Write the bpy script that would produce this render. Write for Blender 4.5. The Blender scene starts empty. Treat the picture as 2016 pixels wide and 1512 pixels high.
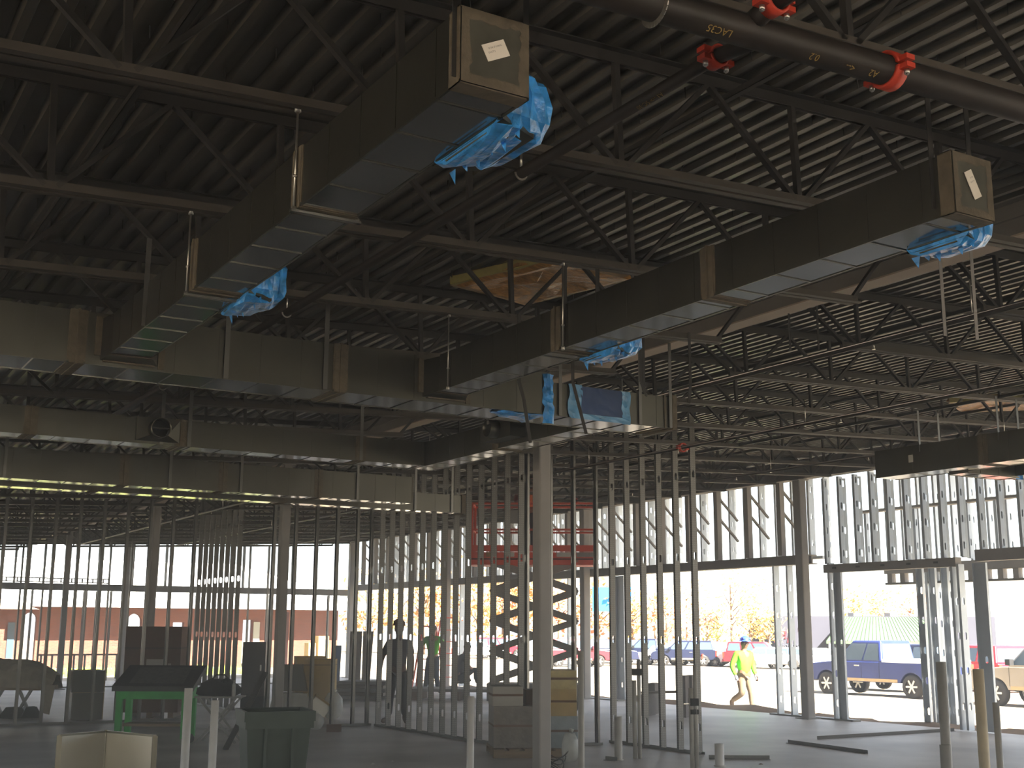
import bpy, bmesh, math, random
from mathutils import Vector, Matrix, Quaternion
random.seed(7)
SC = bpy.context.scene
COL = SC.collection
PI = math.pi
# ------------------------------------------------------------------ camera, sky, sun, exposure
YAW, PITCH, ROLL = math.radians(58.91), math.radians(11.374), math.radians(0.268)
FPX, EYE = 2400.0, Vector((0, 0, 1.7))
FW = Vector((math.cos(YAW)*math.cos(PITCH), math.sin(YAW)*math.cos(PITCH), math.sin(PITCH)))
_r = FW.cross(Vector((0, 0, 1))).normalized(); _u = _r.cross(FW)
RT = math.cos(ROLL)*_r + math.sin(ROLL)*_u
UP = -math.sin(ROLL)*_r + math.cos(ROLL)*_u
cd = bpy.data.cameras.new('camera'); cam = bpy.data.objects.new('camera', cd); COL.objects.link(cam)
cd.sensor_width = 36.0; cd.lens = 36.0*FPX/2016.0; cd.clip_start = 0.05; cd.clip_end = 2000
M = Matrix((RT, UP, -FW)).transposed().to_4x4(); M.translation = EYE
cam.matrix_world = M; SC.camera = cam

SUN_AZ = math.radians(-81.0)      # direction towards the sun, from +X
SUN_EL = math.radians(38.0)
w = bpy.data.worlds.new('World'); SC.world = w; w.use_nodes = True
nt = w.node_tree; nt.nodes.clear()
sky = nt.nodes.new('ShaderNodeTexSky'); sky.sky_type = 'NISHITA'; sky.sun_disc = False
sky.sun_elevation = SUN_EL; sky.sun_rotation = PI/2 - SUN_AZ
sky.dust_density = 1.5; sky.air_density = 1.0; sky.ozone_density = 1.0
bg = nt.nodes.new('ShaderNodeBackground'); bg.inputs['Strength'].default_value = 1.0
out = nt.nodes.new('ShaderNodeOutputWorld')
mx = nt.nodes.new('ShaderNodeMix'); mx.data_type = 'RGBA'; mx.inputs['Factor'].default_value = 0.8; mx.inputs['B'].default_value = (1.6, 1.6, 1.6, 1)   # bright hazy sky
nt.links.new(sky.outputs[0], mx.inputs['A']); nt.links.new(mx.outputs['Result'], bg.inputs[0]); nt.links.new(bg.outputs[0], out.inputs[0])
sl = bpy.data.lights.new('sun', 'SUN'); sl.energy = 58.0; sl.angle = math.radians(0.53); sl.color = (1.0, 0.93, 0.80)
so = bpy.data.objects.new('sun', sl); COL.objects.link(so)
sdir = Vector((math.cos(SUN_AZ)*math.cos(SUN_EL), math.sin(SUN_AZ)*math.cos(SUN_EL), math.sin(SUN_EL)))
so.rotation_euler = sdir.to_track_quat('Z', 'Y').to_euler(); so.location = (30, -30, 40)
vs = SC.view_settings; vs.view_transform = 'Standard'; vs.look = 'None'; vs.gamma = 1.0
vs.exposure = 0.6; vs.use_curve_mapping = False

# ------------------------------------------------------------------ helpers
def ray(x, y): return FW + RT*((x-1008)/FPX) - UP*((y-756)/FPX)
def on(x, y, ax, v):
    d = ray(x, y); return EYE + d*((v-EYE[ax])/d[ax])
def atd(x, y, D):                  # a spot D metres ahead on the level, seen towards x, y
    d = ray(x, y); return EYE + d*(D/(d.x*math.cos(YAW)+d.y*math.sin(YAW)))
def floor_at(x, D): p = atd(x, 1238, D); return Vector((p.x, p.y, 0))
SL = 0.042                        # the roof rises towards +X
def zdeck(X): return 4.60 + SL*(X-4.53)

def lin(c):
    c = c/255.0
    return c/12.92 if c <= 0.04045 else ((c+0.055)/1.055)**2.4
MATS = {}
def mat(name, rgb, rough=0.6, metal=0.0, var=0.0, scale=6.0, bump=0.0, bscale=None, rgb2=None, alpha=None, trans=0.0, stretch=None, detail=5.0, spec=0.5):
    if name in MATS: return MATS[name]
    m = bpy.data.materials.new(name); m.use_nodes = True; MATS[name] = m
    n = m.node_tree; b = n.nodes['Principled BSDF']
    c1 = tuple(lin(v) for v in rgb)
    b.inputs['Base Color'].default_value = (*c1, 1); b.inputs['Roughness'].default_value = rough
    b.inputs['Metallic'].default_value = metal; b.inputs['Specular IOR Level'].default_value = spec
    if trans: b.inputs['Transmission Weight'].default_value = trans
    if alpha is not None: b.inputs['Alpha'].default_value = alpha
    if var or rgb2 or bump:
        tc = n.nodes.new('ShaderNodeTexCoord'); mp = n.nodes.new('ShaderNodeMapping')
        n.links.new(tc.outputs['Object'], mp.inputs[0])
        if stretch: mp.inputs['Scale'].default_value = stretch
        no = n.nodes.new('ShaderNodeTexNoise'); no.inputs['Scale'].default_value = scale; no.inputs['Detail'].default_value = detail
        n.links.new(mp.outputs[0], no.inputs['Vector'])
    if var or rgb2:
        cr = n.nodes.new('ShaderNodeValToRGB')
        if rgb2: a, z = c1, tuple(lin(v) for v in rgb2)
        else: a, z = tuple(v*(1-var) for v in c1), tuple(min(1, v*(1+var)) for v in c1)
        cr.color_ramp.elements[0].color = (*a, 1); cr.color_ramp.elements[1].color = (*z, 1)
        cr.color_ramp.elements[0].position = 0.33; cr.color_ramp.elements[1].position = 0.67
        n.links.new(no.outputs['Fac'], cr.inputs[0]); n.links.new(cr.outputs[0], b.inputs['Base Color'])
    if bump:
        n2 = n.nodes.new('ShaderNodeTexNoise'); n2.inputs['Scale'].default_value = bscale or scale*4; n2.inputs['Detail'].default_value = 4
        n.links.new(mp.outputs[0], n2.inputs['Vector'])
        bp = n.nodes.new('ShaderNodeBump'); bp.inputs['Strength'].default_value = bump; bp.inputs['Distance'].default_value = 0.02
        n.links.new(n2.outputs['Fac'], bp.inputs['Height']); n.links.new(bp.outputs[0], b.inputs['Normal'])
    return m

class MB:
    def __init__(s): s.v = []; s.f = []; s.m = []; s.sm = []
    def add(s, vs, fs, mi=0, smooth=False):
        o = len(s.v); s.v += [Vector(p) for p in vs]
        for f in fs: s.f.append([i+o for i in f]); s.m.append(mi); s.sm.append(smooth)
        return s
    def box(s, a, b, mi=0):
        x0, y0, z0 = (min(a[i], b[i]) for i in range(3)); x1, y1, z1 = (max(a[i], b[i]) for i in range(3))
        return s.add([(x0,y0,z0),(x1,y0,z0),(x1,y1,z0),(x0,y1,z0),(x0,y0,z1),(x1,y0,z1),(x1,y1,z1),(x0,y1,z1)],
                     [(0,3,2,1),(4,5,6,7),(0,1,5,4),(1,2,6,5),(2,3,7,6),(3,0,4,7)], mi)
    def bar(s, p, q, w, h=None, up=(0, 0, 1), mi=0):
        p, q = Vector(p), Vector(q); h = h or w; d = (q-p).normalized(); u = Vector(up)
        if abs(d.dot(u)) > 0.98: u = Vector((1, 0, 0))
        sd = d.cross(u).normalized()*w/2; u2 = sd.cross(d).normalized()*h/2
        vs = [e+a*sd+b*u2 for e in (p, q) for a, b in ((-1,-1),(1,-1),(1,1),(-1,1))]
        return s.add(vs, [(0,3,2,1),(4,5,6,7),(0,1,5,4),(1,2,6,5),(2,3,7,6),(3,0,4,7)], mi)
    def tube(s, p, q, r, n=12, r2=None, cap=True, mi=0):
        p, q = Vector(p), Vector(q); r2 = r if r2 is None else r2; d = (q-p).normalized()
        u = d.orthogonal().normalized(); v = d.cross(u)
        vs = [p+r*(math.cos(2*PI*i/n)*u+math.sin(2*PI*i/n)*v) for i in range(n)]+[q+r2*(math.cos(2*PI*i/n)*u+math.sin(2*PI*i/n)*v) for i in range(n)]
        s.add(vs, [(i, (i+1) % n, n+(i+1) % n, n+i) for i in range(n)], mi, True)
        if cap:
            o = len(s.v)-2*n
            s.f.append([o+i for i in range(n)][::-1]); s.f.append([o+n+i for i in range(n)]); s.m += [mi, mi]; s.sm += [False, False]
        return s
    def path(s, pts, r, n=8, mi=0):
        for a, b in zip(pts[:-1], pts[1:]): s.tube(a, b, r, n, mi=mi)
        return s
    def prism(s, poly, ax, a, b, mi=0):           # polygon in the plane across axis ax, extruded a..b
        def P(u, v, t): return {0: (t, u, v), 1: (u, t, v), 2: (u, v, t)}[ax]
        n = len(poly); vs = [P(u, v, a) for u, v in poly]+[P(u, v, b) for u, v in poly]
        return s.add(vs, [tuple(range(n))[::-1], tuple(range(n, 2*n))]+[(i, (i+1) % n, n+(i+1) % n, n+i) for i in range(n)], mi)
    def ball(s, c, r, n=10, mi=0, sc=(1, 1, 1), jit=0.0):
        c = Vector(c); vs = []; m = n//2
        for j in range(m+1):
            t = PI*j/m
            for i in range(n):
                k = 1+random.uniform(-jit, jit)
                vs.append(c+Vector((r*k*sc[0]*math.sin(t)*math.cos(2*PI*i/n), r*k*sc[1]*math.sin(t)*math.sin(2*PI*i/n), r*k*sc[2]*math.cos(t))))
        return s.add(vs, [(j*n+i, j*n+n+i, j*n+n+(i+1) % n, j*n+(i+1) % n) for j in range(m) for i in range(n)], mi, True)
    def mesh(s, name, mats, off=None, fix=True):
        me = bpy.data.meshes.new(name); o = off or Vector((0, 0, 0))
        me.from_pydata([v-o for v in s.v], [], s.f)
        for m_ in (mats if isinstance(mats, (list, tuple)) else [mats]): me.materials.append(m_)
        me.polygons.foreach_set('material_index', s.m); me.polygons.foreach_set('use_smooth', s.sm)
        if fix:
            bm = bmesh.new(); bm.from_mesh(me); bmesh.ops.recalc_face_normals(bm, faces=bm.faces); bm.to_mesh(me); bm.free()
        me.update(); return me
    def build(s, name, mats, parent=None, local=False, fix=True):
        off = Vector((0, 0, 0))
        if parent is not None and not local:
            q = parent
            while q is not None: off = off+Vector(q.location); q = q.parent
        return put(name, s.mesh(name, mats, off, fix), parent)

def put(name, me, parent=None, loc=(0, 0, 0), rot=(0, 0, 0), sc=None):
    o = bpy.data.objects.new(name, me); COL.objects.link(o); o.location = loc; o.rotation_euler = rot
    if sc: o.scale = sc
    if parent is not None: o.parent = parent
    return o
def tag(o, label=None, cat=None, group=None, kind=None):
    if label: o['label'] = label
    if cat: o['category'] = cat
    if group: o['group'] = group
    if kind: o['kind'] = kind
    return o
def thing(name, label, cat, loc=(0, 0, 0), rz=0.0, group=None, kind=None):
    o = put(name, None, None, loc, (0, 0, rz)); o.empty_display_size = 0.2
    return tag(o, label, cat, group, kind)
def struct(name, loc=(0, 0, 0), label=None):
    o = put(name, None, None, loc); o['kind'] = 'structure'
    if label: o['label'] = label
    return o
def copy_tree(o, parent=None):
    c = o.copy(); COL.objects.link(c)
    if parent is not None: c.parent = parent
    for ch in list(o.children): copy_tree(ch, c)
    return c
def text_mesh(s, size, ext=0.0, shear=0.0):
    cu = bpy.data.curves.new('t', 'FONT'); cu.body = s; cu.size = size; cu.extrude = ext; cu.shear = shear
    cu.align_x = 'CENTER'; cu.align_y = 'CENTER'; cu.resolution_u = 2
    o = bpy.data.objects.new('t', cu); COL.objects.link(o)
    dg = bpy.context.evaluated_depsgraph_get(); dg.update()
    me = bpy.data.meshes.new_from_object(o.evaluated_get(dg))
    bpy.data.objects.remove(o); bpy.data.curves.remove(cu); return me
def writing(name, s, size, m, parent, loc, rot, ext=0.0, shear=0.0):
    me = text_mesh(s, size, ext, shear); me.materials.clear(); me.materials.append(m)
    return put(name, me, parent, loc, rot)
ORD = ['zeroth','first','second','third','fourth','fifth','sixth','seventh','eighth','ninth','tenth','eleventh','twelfth','thirteenth','fourteenth','fifteenth','sixteenth','seventeenth','eighteenth','nineteenth','twentieth','twenty-first','twenty-second','twenty-third','twenty-fourth','twenty-fifth','twenty-sixth','twenty-seventh','twenty-eighth','twenty-ninth','thirtieth']

# ------------------------------------------------------------------ materials
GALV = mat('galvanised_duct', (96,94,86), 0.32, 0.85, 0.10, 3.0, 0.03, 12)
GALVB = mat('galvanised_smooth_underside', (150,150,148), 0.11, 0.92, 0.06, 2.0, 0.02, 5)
GALVD = mat('galvanised_deck', (92,86,77), 0.38, 0.45, 0.16, 1.2, 0.03, 30)
STUD = mat('galvanised_stud', (128,126,121), 0.30, 0.85, 0.08, 5.0)
STUDF = mat('galvanised_facade_stud', (196,204,212), 0.45, 0.30, 0.06, 4.0)
TRACKM = mat('track_metal', (120,118,112), 0.5, 0.5, 0.1, 6)
MASTIC = mat('duct_mastic', (96,86,71), 0.85, 0.0, 0.22, 18, 0.25, 40)
FLPALE = mat('flange_pale_tan', (190,172,154), 0.7, 0.0, 0.06, 3)  # bottom flange tone, paler and tanner than the girder web
JOIST = mat('joist_primer', (38,34,31), 0.7, 0.0, 0.18, 5)
CHORD = mat('joist_primer_floor_lit', (72,65,57), 0.65, 0.0, 0.15, 5)  # same joist primer, lightened for floor light on the bottom chords
GIRD = mat('girder_primer', (124,118,112), 0.7, 0.0, 0.10, 4)
COLM = mat('column_primer', (156,151,146), 0.75, 0.0, 0.06, 5)
BLACKP = mat('black_pipe', (44,36,31), 0.55, 0.1, 0.25, 7)
RED = mat('coupling_red', (205,62,36), 0.55, 0.0, 0.12, 20)
BOLT = mat('zinc_bolt', (205,200,190), 0.3, 0.9)
YELLOW = mat('yellow_marking', (150,122,60), 0.8)
CONC = mat('concrete_slab', (164,155,146), 0.52, 0.0, 0.0, 0.55, 0.10, 14, rgb2=(214,206,198), detail=8)
DIRT = mat('pale_dirt', (124,112,96), 0.95, 0.0, 0.0, 0.25, 0.35, 3, rgb2=(150,140,122), detail=8)
BERM = mat('brown_soil', (120,92,64), 0.95, 0.0, 0.25, 4, 0.4, 10)
ASPH = mat('pale_asphalt', (170,166,160), 0.9, 0.0, 0.12, 1.5, 0.1, 20)
WHITE = mat('white_sticker', (232,222,208), 0.7)
INK = mat('grey_ink', (96,86,82), 0.8)
FILM = mat('blue_film', (60,150,225), 0.28, 0.0, 0.35, 14, 0.6, 22)
FILMD = mat('blue_film_dark', (40,66,110), 0.35, 0.0, 0.10, 5, 0.15, 10)
FILML = mat('blue_film_pale', (96,150,190), 0.30, 0.0, 0.20, 9, 0.35, 16)
PVCG = mat('grey_pvc', (176,171,162), 0.5, 0.0, 0.08, 8)
PVCW = mat('white_pvc', (226,221,214), 0.45, 0.0, 0.05, 8)
PVCT = mat('tan_pvc', (216,196,160), 0.5, 0.0, 0.08, 8)
GREENP = mat('green_paint', (44,160,66), 0.6, 0.0, 0.15, 6)
BIN = mat('bin_plastic', (64,76,70), 0.55, 0.0, 0.12, 7)
CARD = mat('brown_card', (104,76,56), 0.9, 0.0, 0.08, 5)
CARDY = mat('tan_card', (172,146,92), 0.9, 0.0, 0.10, 6)
PAPER = mat('paper', (196,192,184), 0.9)
BLACKF = mat('black_fabric', (26,25,26), 0.9, 0.0, 0.2, 20)
TARP = mat('grey_tarp', (160,150,130), 0.8, 0.0, 0.18, 5, 0.5, 9)
WRAP = mat('clear_wrap', (206,206,198), 0.22, 0.0, 0.12, 10, 0.6, 18, alpha=0.55)
WOOD = mat('pallet_wood', (134,112,84), 0.85, 0.0, 0.2, 3, stretch=(1, 8, 8))
PLY = mat('plywood', (122,108,92), 0.85, 0.0, 0.15, 3, stretch=(1, 6, 6))
LIFTO = mat('lift_orange', (222,80,52), 0.5, 0.0, 0.10, 5)
LIFTG = mat('lift_grey', (146,142,138), 0.6, 0.0, 0.08, 5)
TYRE = mat('tyre_rubber', (48,45,43), 0.85)
RIM = mat('alloy_rim', (200,196,190), 0.35, 0.7)
GLASS = mat('tinted_glass', (70,84,96), 0.08, 0.0, spec=0.8)
BRICKM = mat('red_brick', (150,84,60), 0.9, 0.0, 0.22, 9)
MORT = mat('mortar', (150,132,118), 0.95, 0.0, 0.1, 12)
ROOFW = mat('white_metal_roof', (230,230,226), 0.5)
# ------------------------------------------------------------------ ground, slab
def gz(x, y):
    pts = [(18.3,-0.10),(19.0,-0.16),(21,-0.33),(33,-0.48),(60,-0.85),(100,-1.4),(400,-2.2)]
    a = -0.15
    if x > 18.3:
        for (x0,z0),(x1,z1) in zip(pts[:-1], pts[1:]):
            if x0 <= x <= x1: a = z0+(z1-z0)*(x-x0)/(x1-x0); break
        else: a = -2.2
    if y > 41.6 and x < 30: a = max(a, -0.24) if x < 22 else a*(x-22)/8+(-0.24)*(30-x)/8
    return a
g = struct('ground', label='sunlit pale dirt lot around the building')
xs = [-120,-60,-30,-10,0,10,18.3,18.6,19,19.6,20.3,21,22,24,26,28,30,33,36,40,45,52,60,70,80,100,130,170,230,320]
ys = [-120,-70,-40,-20,-9,-4,0,4,8,12,14,16,18,20,22,24,26,28,30,33,36,39,41.6,42.2,44,47,50,55,60,65,72,80,90,105,125,160,210,300]
b = MB(); vsx = [(x, y, gz(x, y)+(random.uniform(-.02,.02) if x > 18.6 else (-0.06 if (x<18.3 and y<41.6) else 0))) for y in ys for x in xs]; nx = len(xs)
b.add(vsx, [(j*nx+i, j*nx+i+1, (j+1)*nx+i+1, (j+1)*nx+i) for j in range(len(ys)-1) for i in range(nx-1)], 0, True)
b.build('dirt_lot', DIRT, g)
fl = struct('floor', label='dusty grey concrete slab')
b = MB().box((-12, -16, -0.21), (18.32, 41.75, 0)); b.build('slab', CONC, fl)
b = MB()
random.seed(3)
n = 70
pv = []
for i in range(n+1):
    y = 11+i*0.32; h = 0.05+0.05*math.sin(i*.9)+random.uniform(-.03,.05)+(0.10 if 19.5 < y < 26 else 0)
    pv += [(18.34, y, -0.03), (18.62+random.uniform(-.1,.1), y, max(0.0, h*0.55)), (19.1+random.uniform(-.2,.2), y, h*.3-0.1), (20.0+random.uniform(-.4,.4), y, -0.34)]
b.add(pv, [(i*4+k, i*4+k+1, i*4+k+5, i*4+k+4) for i in range(n) for k in range(3)], 0, True)
tag(b.build('soil_berm', BERM), 'brown loose soil heaped along the outer edge of the concrete slab', 'soil')
# ------------------------------------------------------------------ roof deck
ceil = struct('ceiling', label='ribbed galvanised steel roof deck'); ceil.location = (4.53, 0, 4.60); ceil.rotation_euler = (0, -math.atan(SL), 0)
P = 0.1524
def deck_mesh(L, ribs=6):
    b = MB(); pr = []
    for i in range(ribs):
        x = i*P; pr += [(x, 0), (x+.045, 0), (x+.061, .038), (x+.136, .038)]
    pr += [(ribs*P, 0), (ribs*P+.045, -.0005)]; k = len(pr)
    b.add([(x, 0, z) for x, z in pr]+[(x, L, z) for x, z in pr], [(i, i+1, k+i+1, k+i) for i in range(k-1)])
    return b.mesh('deck_sheet', GALVD, fix=False)
DL = 6.1; dm = deck_mesh(DL)
for i in range(-18, 15):
    for j in range(-3, 7):
        y0 = -16+(j+3)*DL*0.945
        if y0 > 41.5: continue
        put('deck_sheet', dm, ceil, (i*6*P, y0, .003*(j % 2)))
wl = struct('wall_left', label='unseen sheathed wall far to the left, added to limit daylight'); MB().box((-12.2,20,0), (-12,41.6,4.0)).box((-12.2,-16,3.5), (-12,20,4.0)).build('sheathing', mat('wall_sheathing', (120,112,98), .9, 0, .1, 2), wl)  # unseen wall added to cut light, opening shaped to let some in
wf = struct('wall_front', label='unseen wall added behind the camera, wide doorway sized for light')
MB().box((-12,-16.2,0), (-6,-16,5.2)).box((9,-16.2,0), (18.2,-16,5.2)).box((-6,-16.2,3.2), (9,-16,5.2)).build('sheathing', MATS['wall_sheathing'], wf)  # added out of view to cut light, doorway sized for the interior
put('roof_membrane', MB().box((-16.6,-16.1,.07), (14.1,41.9,.17)).mesh('roof_membrane', ROOFW), ceil)
b = MB(); b.box((18.2, -16, 5.25), (20.7, 42.4, 5.33)); b.build('shade_slab', COLM, struct('trim_1', label='added slab out of view shading the front wall studs'))  # unseen slab added to keep sun off the front wall studs
# screws poking through the deck
sm_ = MB().tube((0,0,-.055), (0,0,.02), .0035, 5).mesh('roof_screw', JOIST)
for i in range(300):
    y = 3.3+ (i % 20)*0.31+random.uniform(-.1,.1); x = 0.4+(i//20)*0.43+random.uniform(-.15,.15)
    xx = x-4.53
    put('roof_screw', sm_, ceil, (round(xx/P)*P+.1, y, 0.03), (random.uniform(-.1,.1), 0, 0))
# ------------------------------------------------------------------ girders and columns
def girder(X, y0, y1, z0, label, zt=None):
    t = thing('girder', label, 'beam', (X, y0, z0)); zt = zt or z0+.30
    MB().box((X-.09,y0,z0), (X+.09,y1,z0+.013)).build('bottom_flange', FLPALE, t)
    MB().box((X-.05,y0,z0+.013), (X+.05,y1,z0+.14)).build('web', GIRD, t)
    MB().box((X-.075,y0,z0+.14), (X+.075,y1,z0+.152)).build('cap_plate', GIRD, t)
    MB().box((X-.006,y0,z0+.152), (X+.006,y1,zt-.012)).build('upper_web', GIRD, t)
    MB().box((X-.08,y0,zt-.012), (X+.08,y1,zt)).build('top_flange', GIRD, t)
    return t
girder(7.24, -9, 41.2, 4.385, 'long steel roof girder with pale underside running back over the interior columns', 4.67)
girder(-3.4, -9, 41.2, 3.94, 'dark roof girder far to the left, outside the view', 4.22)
def column(x, y, wd, zt, label, z0=0.0, group=None):
    t = thing('steel_column', label, 'column', (x, y, z0), 0, group); h = wd/2
    prof = []
    r = wd*.12
    for cx, cy, a0 in ((h-r,h-r,0),(-h+r,h-r,1),(-h+r,-h+r,2),(h-r,-h+r,3)):
        for k in range(3): a = (a0+k/2)*PI/2; prof.append((x+cx+r*math.cos(a), y+cy+r*math.sin(a)))
    MB().prism(prof, 2, z0+.02, zt).build('shaft', COLM, t)
    MB().box((x-h-.08,y-h-.08,z0), (x+h+.08,y+h+.08,z0+.02)).build('base_plate', COLM, t)
    MB().box((x-h-.04,y-h-.04,zt-.016), (x+h+.04,y+h+.04,zt)).build('cap_plate', COLM, t)
    return t
column(7.24, 11.36, .152, 4.385, 'grey square steel column nearest the camera, right of the studs and in front of the lift')
column(7.24, 19.27, .152, 4.385, 'dark square steel column directly behind the trash bin')
column(7.24, 27.2, .152, 4.385, 'dark steel column behind the brown crate on the left')
column(7.24, 36.3, .152, 4.385, 'dark steel column near the left edge, in front of the rear wall opening')
column(10.1, 41.1, .152, 4.4, 'slim rear wall column left of the brown crate, against the brick building')
column(17.84, 18.22, .2, 4.72, 'thick grey steel column at the front wall between the worker outside and the blue pickup')
column(17.84, 25.95, .2, 4.72, 'grey front wall column just right of the orange scissor lift')
column(17.84, 33.4, .2, 4.72, 'front wall column behind the orange stepladder')
column(17.84, 40.6, .2, 4.72, 'grey corner column where the front wall meets the rear wall')
column(17.84, 10.6, .2, 4.72, 'front wall column beyond the right edge of the view')
# ------------------------------------------------------------------ open web joists
JD = 0.62
def joist_meshes(L, xb0, ends, depth):
    d = {}
    for s, k in ((-1,'a'),(1,'b')):
        b = MB(); b.box((0, s*.011, -.006), (L, s*.058, 0)); b.box((0, s*.011, -.064), (L, s*.017, -.006)); d['t'+k] = b.mesh('top_chord', JOIST)
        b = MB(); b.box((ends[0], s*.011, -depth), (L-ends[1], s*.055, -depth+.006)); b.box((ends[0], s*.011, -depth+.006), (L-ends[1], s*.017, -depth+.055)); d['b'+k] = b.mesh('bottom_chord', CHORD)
    zt, zb = -.05, -depth+.03
    d['v'] = MB().bar((0,0,zb), (0,0,zt), .032, .032, (1,0,0)).mesh('web_bar', JOIST)
    d['u'] = MB().bar((.03,0,zb), (.6,0,zt), .034, .026).mesh('web_bar', JOIST)
    d['d'] = MB().bar((-.03,0,zb), (-.6,0,zt), .034, .026).mesh('web_bar', JOIST)
    nodes = []; x = xb0
    while x < L-ends[1]: 
        if x > ends[0]: nodes.append(x)
        x += 1.2
    d['n'] = nodes
    b = MB()
    for x in nodes:
        b.bar((x,0,zb), (x,0,zt), .034); b.bar((x+.03,0,zb), (x+.6,0,zt), .036, .028); b.bar((x-.03,0,zb), (x-.6,0,zt), .036, .028)
    b.bar((ends[0]+.05,0,zb), (.12,0,zt), .036); b.bar((L-ends[1]-.05,0,zb), (L-.12,0,zt), .036)
    d['all'] = b.mesh('web_bars', JOIST)
    d['e0'] = MB().bar((ends[0]+.05,0,zb), (.12,0,zt), .034, .026).mesh('end_web', JOIST)
    d['e1'] = MB().bar((L-ends[1]-.05,0,zb), (L-.12,0,zt), .034, .026).mesh('end_web', JOIST)
    return d
LM = joist_meshes(10.55, 4.55+3.35+.0-2*1.2-3.6, (.75,.6), .63)
RM = joist_meshes(10.45, .95, (.72,.6), .55)
def joist(x0, Y, D, label, near):
    t = thing('roof_joist', label, 'joist', (x0, Y, zdeck(x0))); t.rotation_euler = (0, -math.atan(SL), 0)
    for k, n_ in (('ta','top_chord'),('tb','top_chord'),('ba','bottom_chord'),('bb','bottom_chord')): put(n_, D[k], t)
    if near:
        for x in D['n']:
            put('web_bar', D['v'], t, (x,0,0)); put('web_bar', D['u'], t, (x,0,0)); put('web_bar', D['d'], t, (x,0,0))
        put('end_web', D['e0'], t); put('end_web', D['e1'], t)
    else: tag(put('web_bars', D['all'], t), kind='stuff')
    return t
k = 0
for j in range(-8, 25):
    Y = 4.61+1.51*j
    if Y > 41.0: break
    if Y < 1.4:
        joist(-3.32, Y, LM, 'open-web roof joist behind the camera, %s in from the open edge, left bay' % ORD[j+9], False)
        joist(7.32, Y, RM, 'open-web roof joist behind the camera, %s in from the open edge, right bay' % ORD[j+9], False); continue
    k += 1
    joist(-3.32, Y, LM, '%s dark open-web roof joist from the camera, left of the pale-bottomed girder' % ORD[k], Y < 16)
    joist(7.32, Y, RM, '%s dark open-web roof joist from the camera, right of the pale-bottomed girder' % ORD[k], Y < 16)
# bridging angles, front edge beam
def bridging(X, z, y0, y1, label):
    b = MB(); b.box((X-.018,y0,z), (X+.018,y1,z+.004)); b.box((X-.018,y0,z), (X-.014,y1,z+.036)); tag(b.build('bridging_angle', JOIST), label, 'brace')
for i, (X, y1) in enumerate(((1.35,24),(4.13,24),(9.6,38),(12.6,38),(15.4,38))):
    bridging(X, zdeck(X)-.105, -4 if i < 2 else 4, y1, 'thin steel bridging angle under the top chords, %s from the left' % ORD[i+1])
for i, (X, y1) in enumerate(((2.2,26),(12.2,38))):
    bridging(X, zdeck(X)-.53, 9 if i == 0 else 5, y1, 'thin steel bridging angle along the bottom chords, %s of the girder' % ('left','right')[i])
t = thing('edge_beam', 'steel edge beam along the top of the front wall under the roof edge', 'beam', (17.9, -9, 4.73))
MB().box((17.78,-9,4.73), (18.02,41.2,4.75)).build('bottom_flange', GIRD, t); MB().box((17.89,-9,4.75), (17.91,41.2,5.10)).build('web', GIRD, t); MB().box((17.78,-9,5.10), (18.02,41.2,5.12)).build('top_flange', GIRD, t)
# ------------------------------------------------------------------ studs
def stud_mesh(L, wd, fl_, holes=(), hw=.038, hh=.10, m=None, dim=False):
    m = m or STUD; b = MB(); th = .0035; cuts = [0]; c = wd/2
    for h in sorted(holes):
        if h-hh/2 > cuts[-1]+.02 and h+hh/2 < L-.02:
            a0 = cuts[-1]; z0, z1 = h-hh/2, h+hh/2
            b.box((0,-th/2,a0), (wd,th/2,z0))
            b.box((0,-th/2,z0), (c-hw/2,th/2,z1)); b.box((c+hw/2,-th/2,z0), (wd,th/2,z1))
            q = hw*.3
            for sx in (-1, 1):
                for zz, sz in ((z0,1),(z1,-1)): b.prism([(c+sx*hw/2,zz),(c+sx*(hw/2-q),zz),(c+sx*hw/2,zz+sz*q)], 1, -th/2, th/2)
            cuts.append(z1)
    b.box((0,-th/2,cuts[-1]), (wd,th/2,L))
    for x in (0, wd-th):
        b.box((x,0,0), (x+th,fl_,L))
    b.box((th,fl_-th,0), (th+.008,fl_,L)); b.box((wd-th-.008,fl_-th,0), (wd-th,fl_,L))
    return b.mesh('stud', m)
dimple = mat('dimpled_stud', (100,98,93), 0.45, 0.55)
def dimples(m):
    n = m.node_tree; bs = n.nodes['Principled BSDF']; tc = n.nodes.new('ShaderNodeTexCoord'); mp = n.nodes.new('ShaderNodeMapping'); mp.inputs['Scale'].default_value = (1,1,1)
    wv = n.nodes.new('ShaderNodeTexVoronoi'); wv.inputs['Scale'].default_value = 30; wv.inputs['Randomness'].default_value = 0.15
    n.links.new(tc.outputs['Object'], mp.inputs[0]); n.links.new(mp.outputs[0], wv.inputs['Vector'])
    cr = n.nodes.new('ShaderNodeValToRGB'); cr.color_ramp.elements[0].position = .22; cr.color_ramp.elements[1].position = .30
    cr.color_ramp.elements[0].color = (*[lin(v) for v in (140,138,132)],1); cr.color_ramp.elements[1].color = (*[lin(v) for v in (98,96,91)],1)
    n.links.new(wv.outputs['Distance'], cr.inputs[0]); n.links.new(cr.outputs[0], bs.inputs['Base Color'])
dimples(dimple)
HOLES = [.36+1.19*i for i in range(4)]
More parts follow.
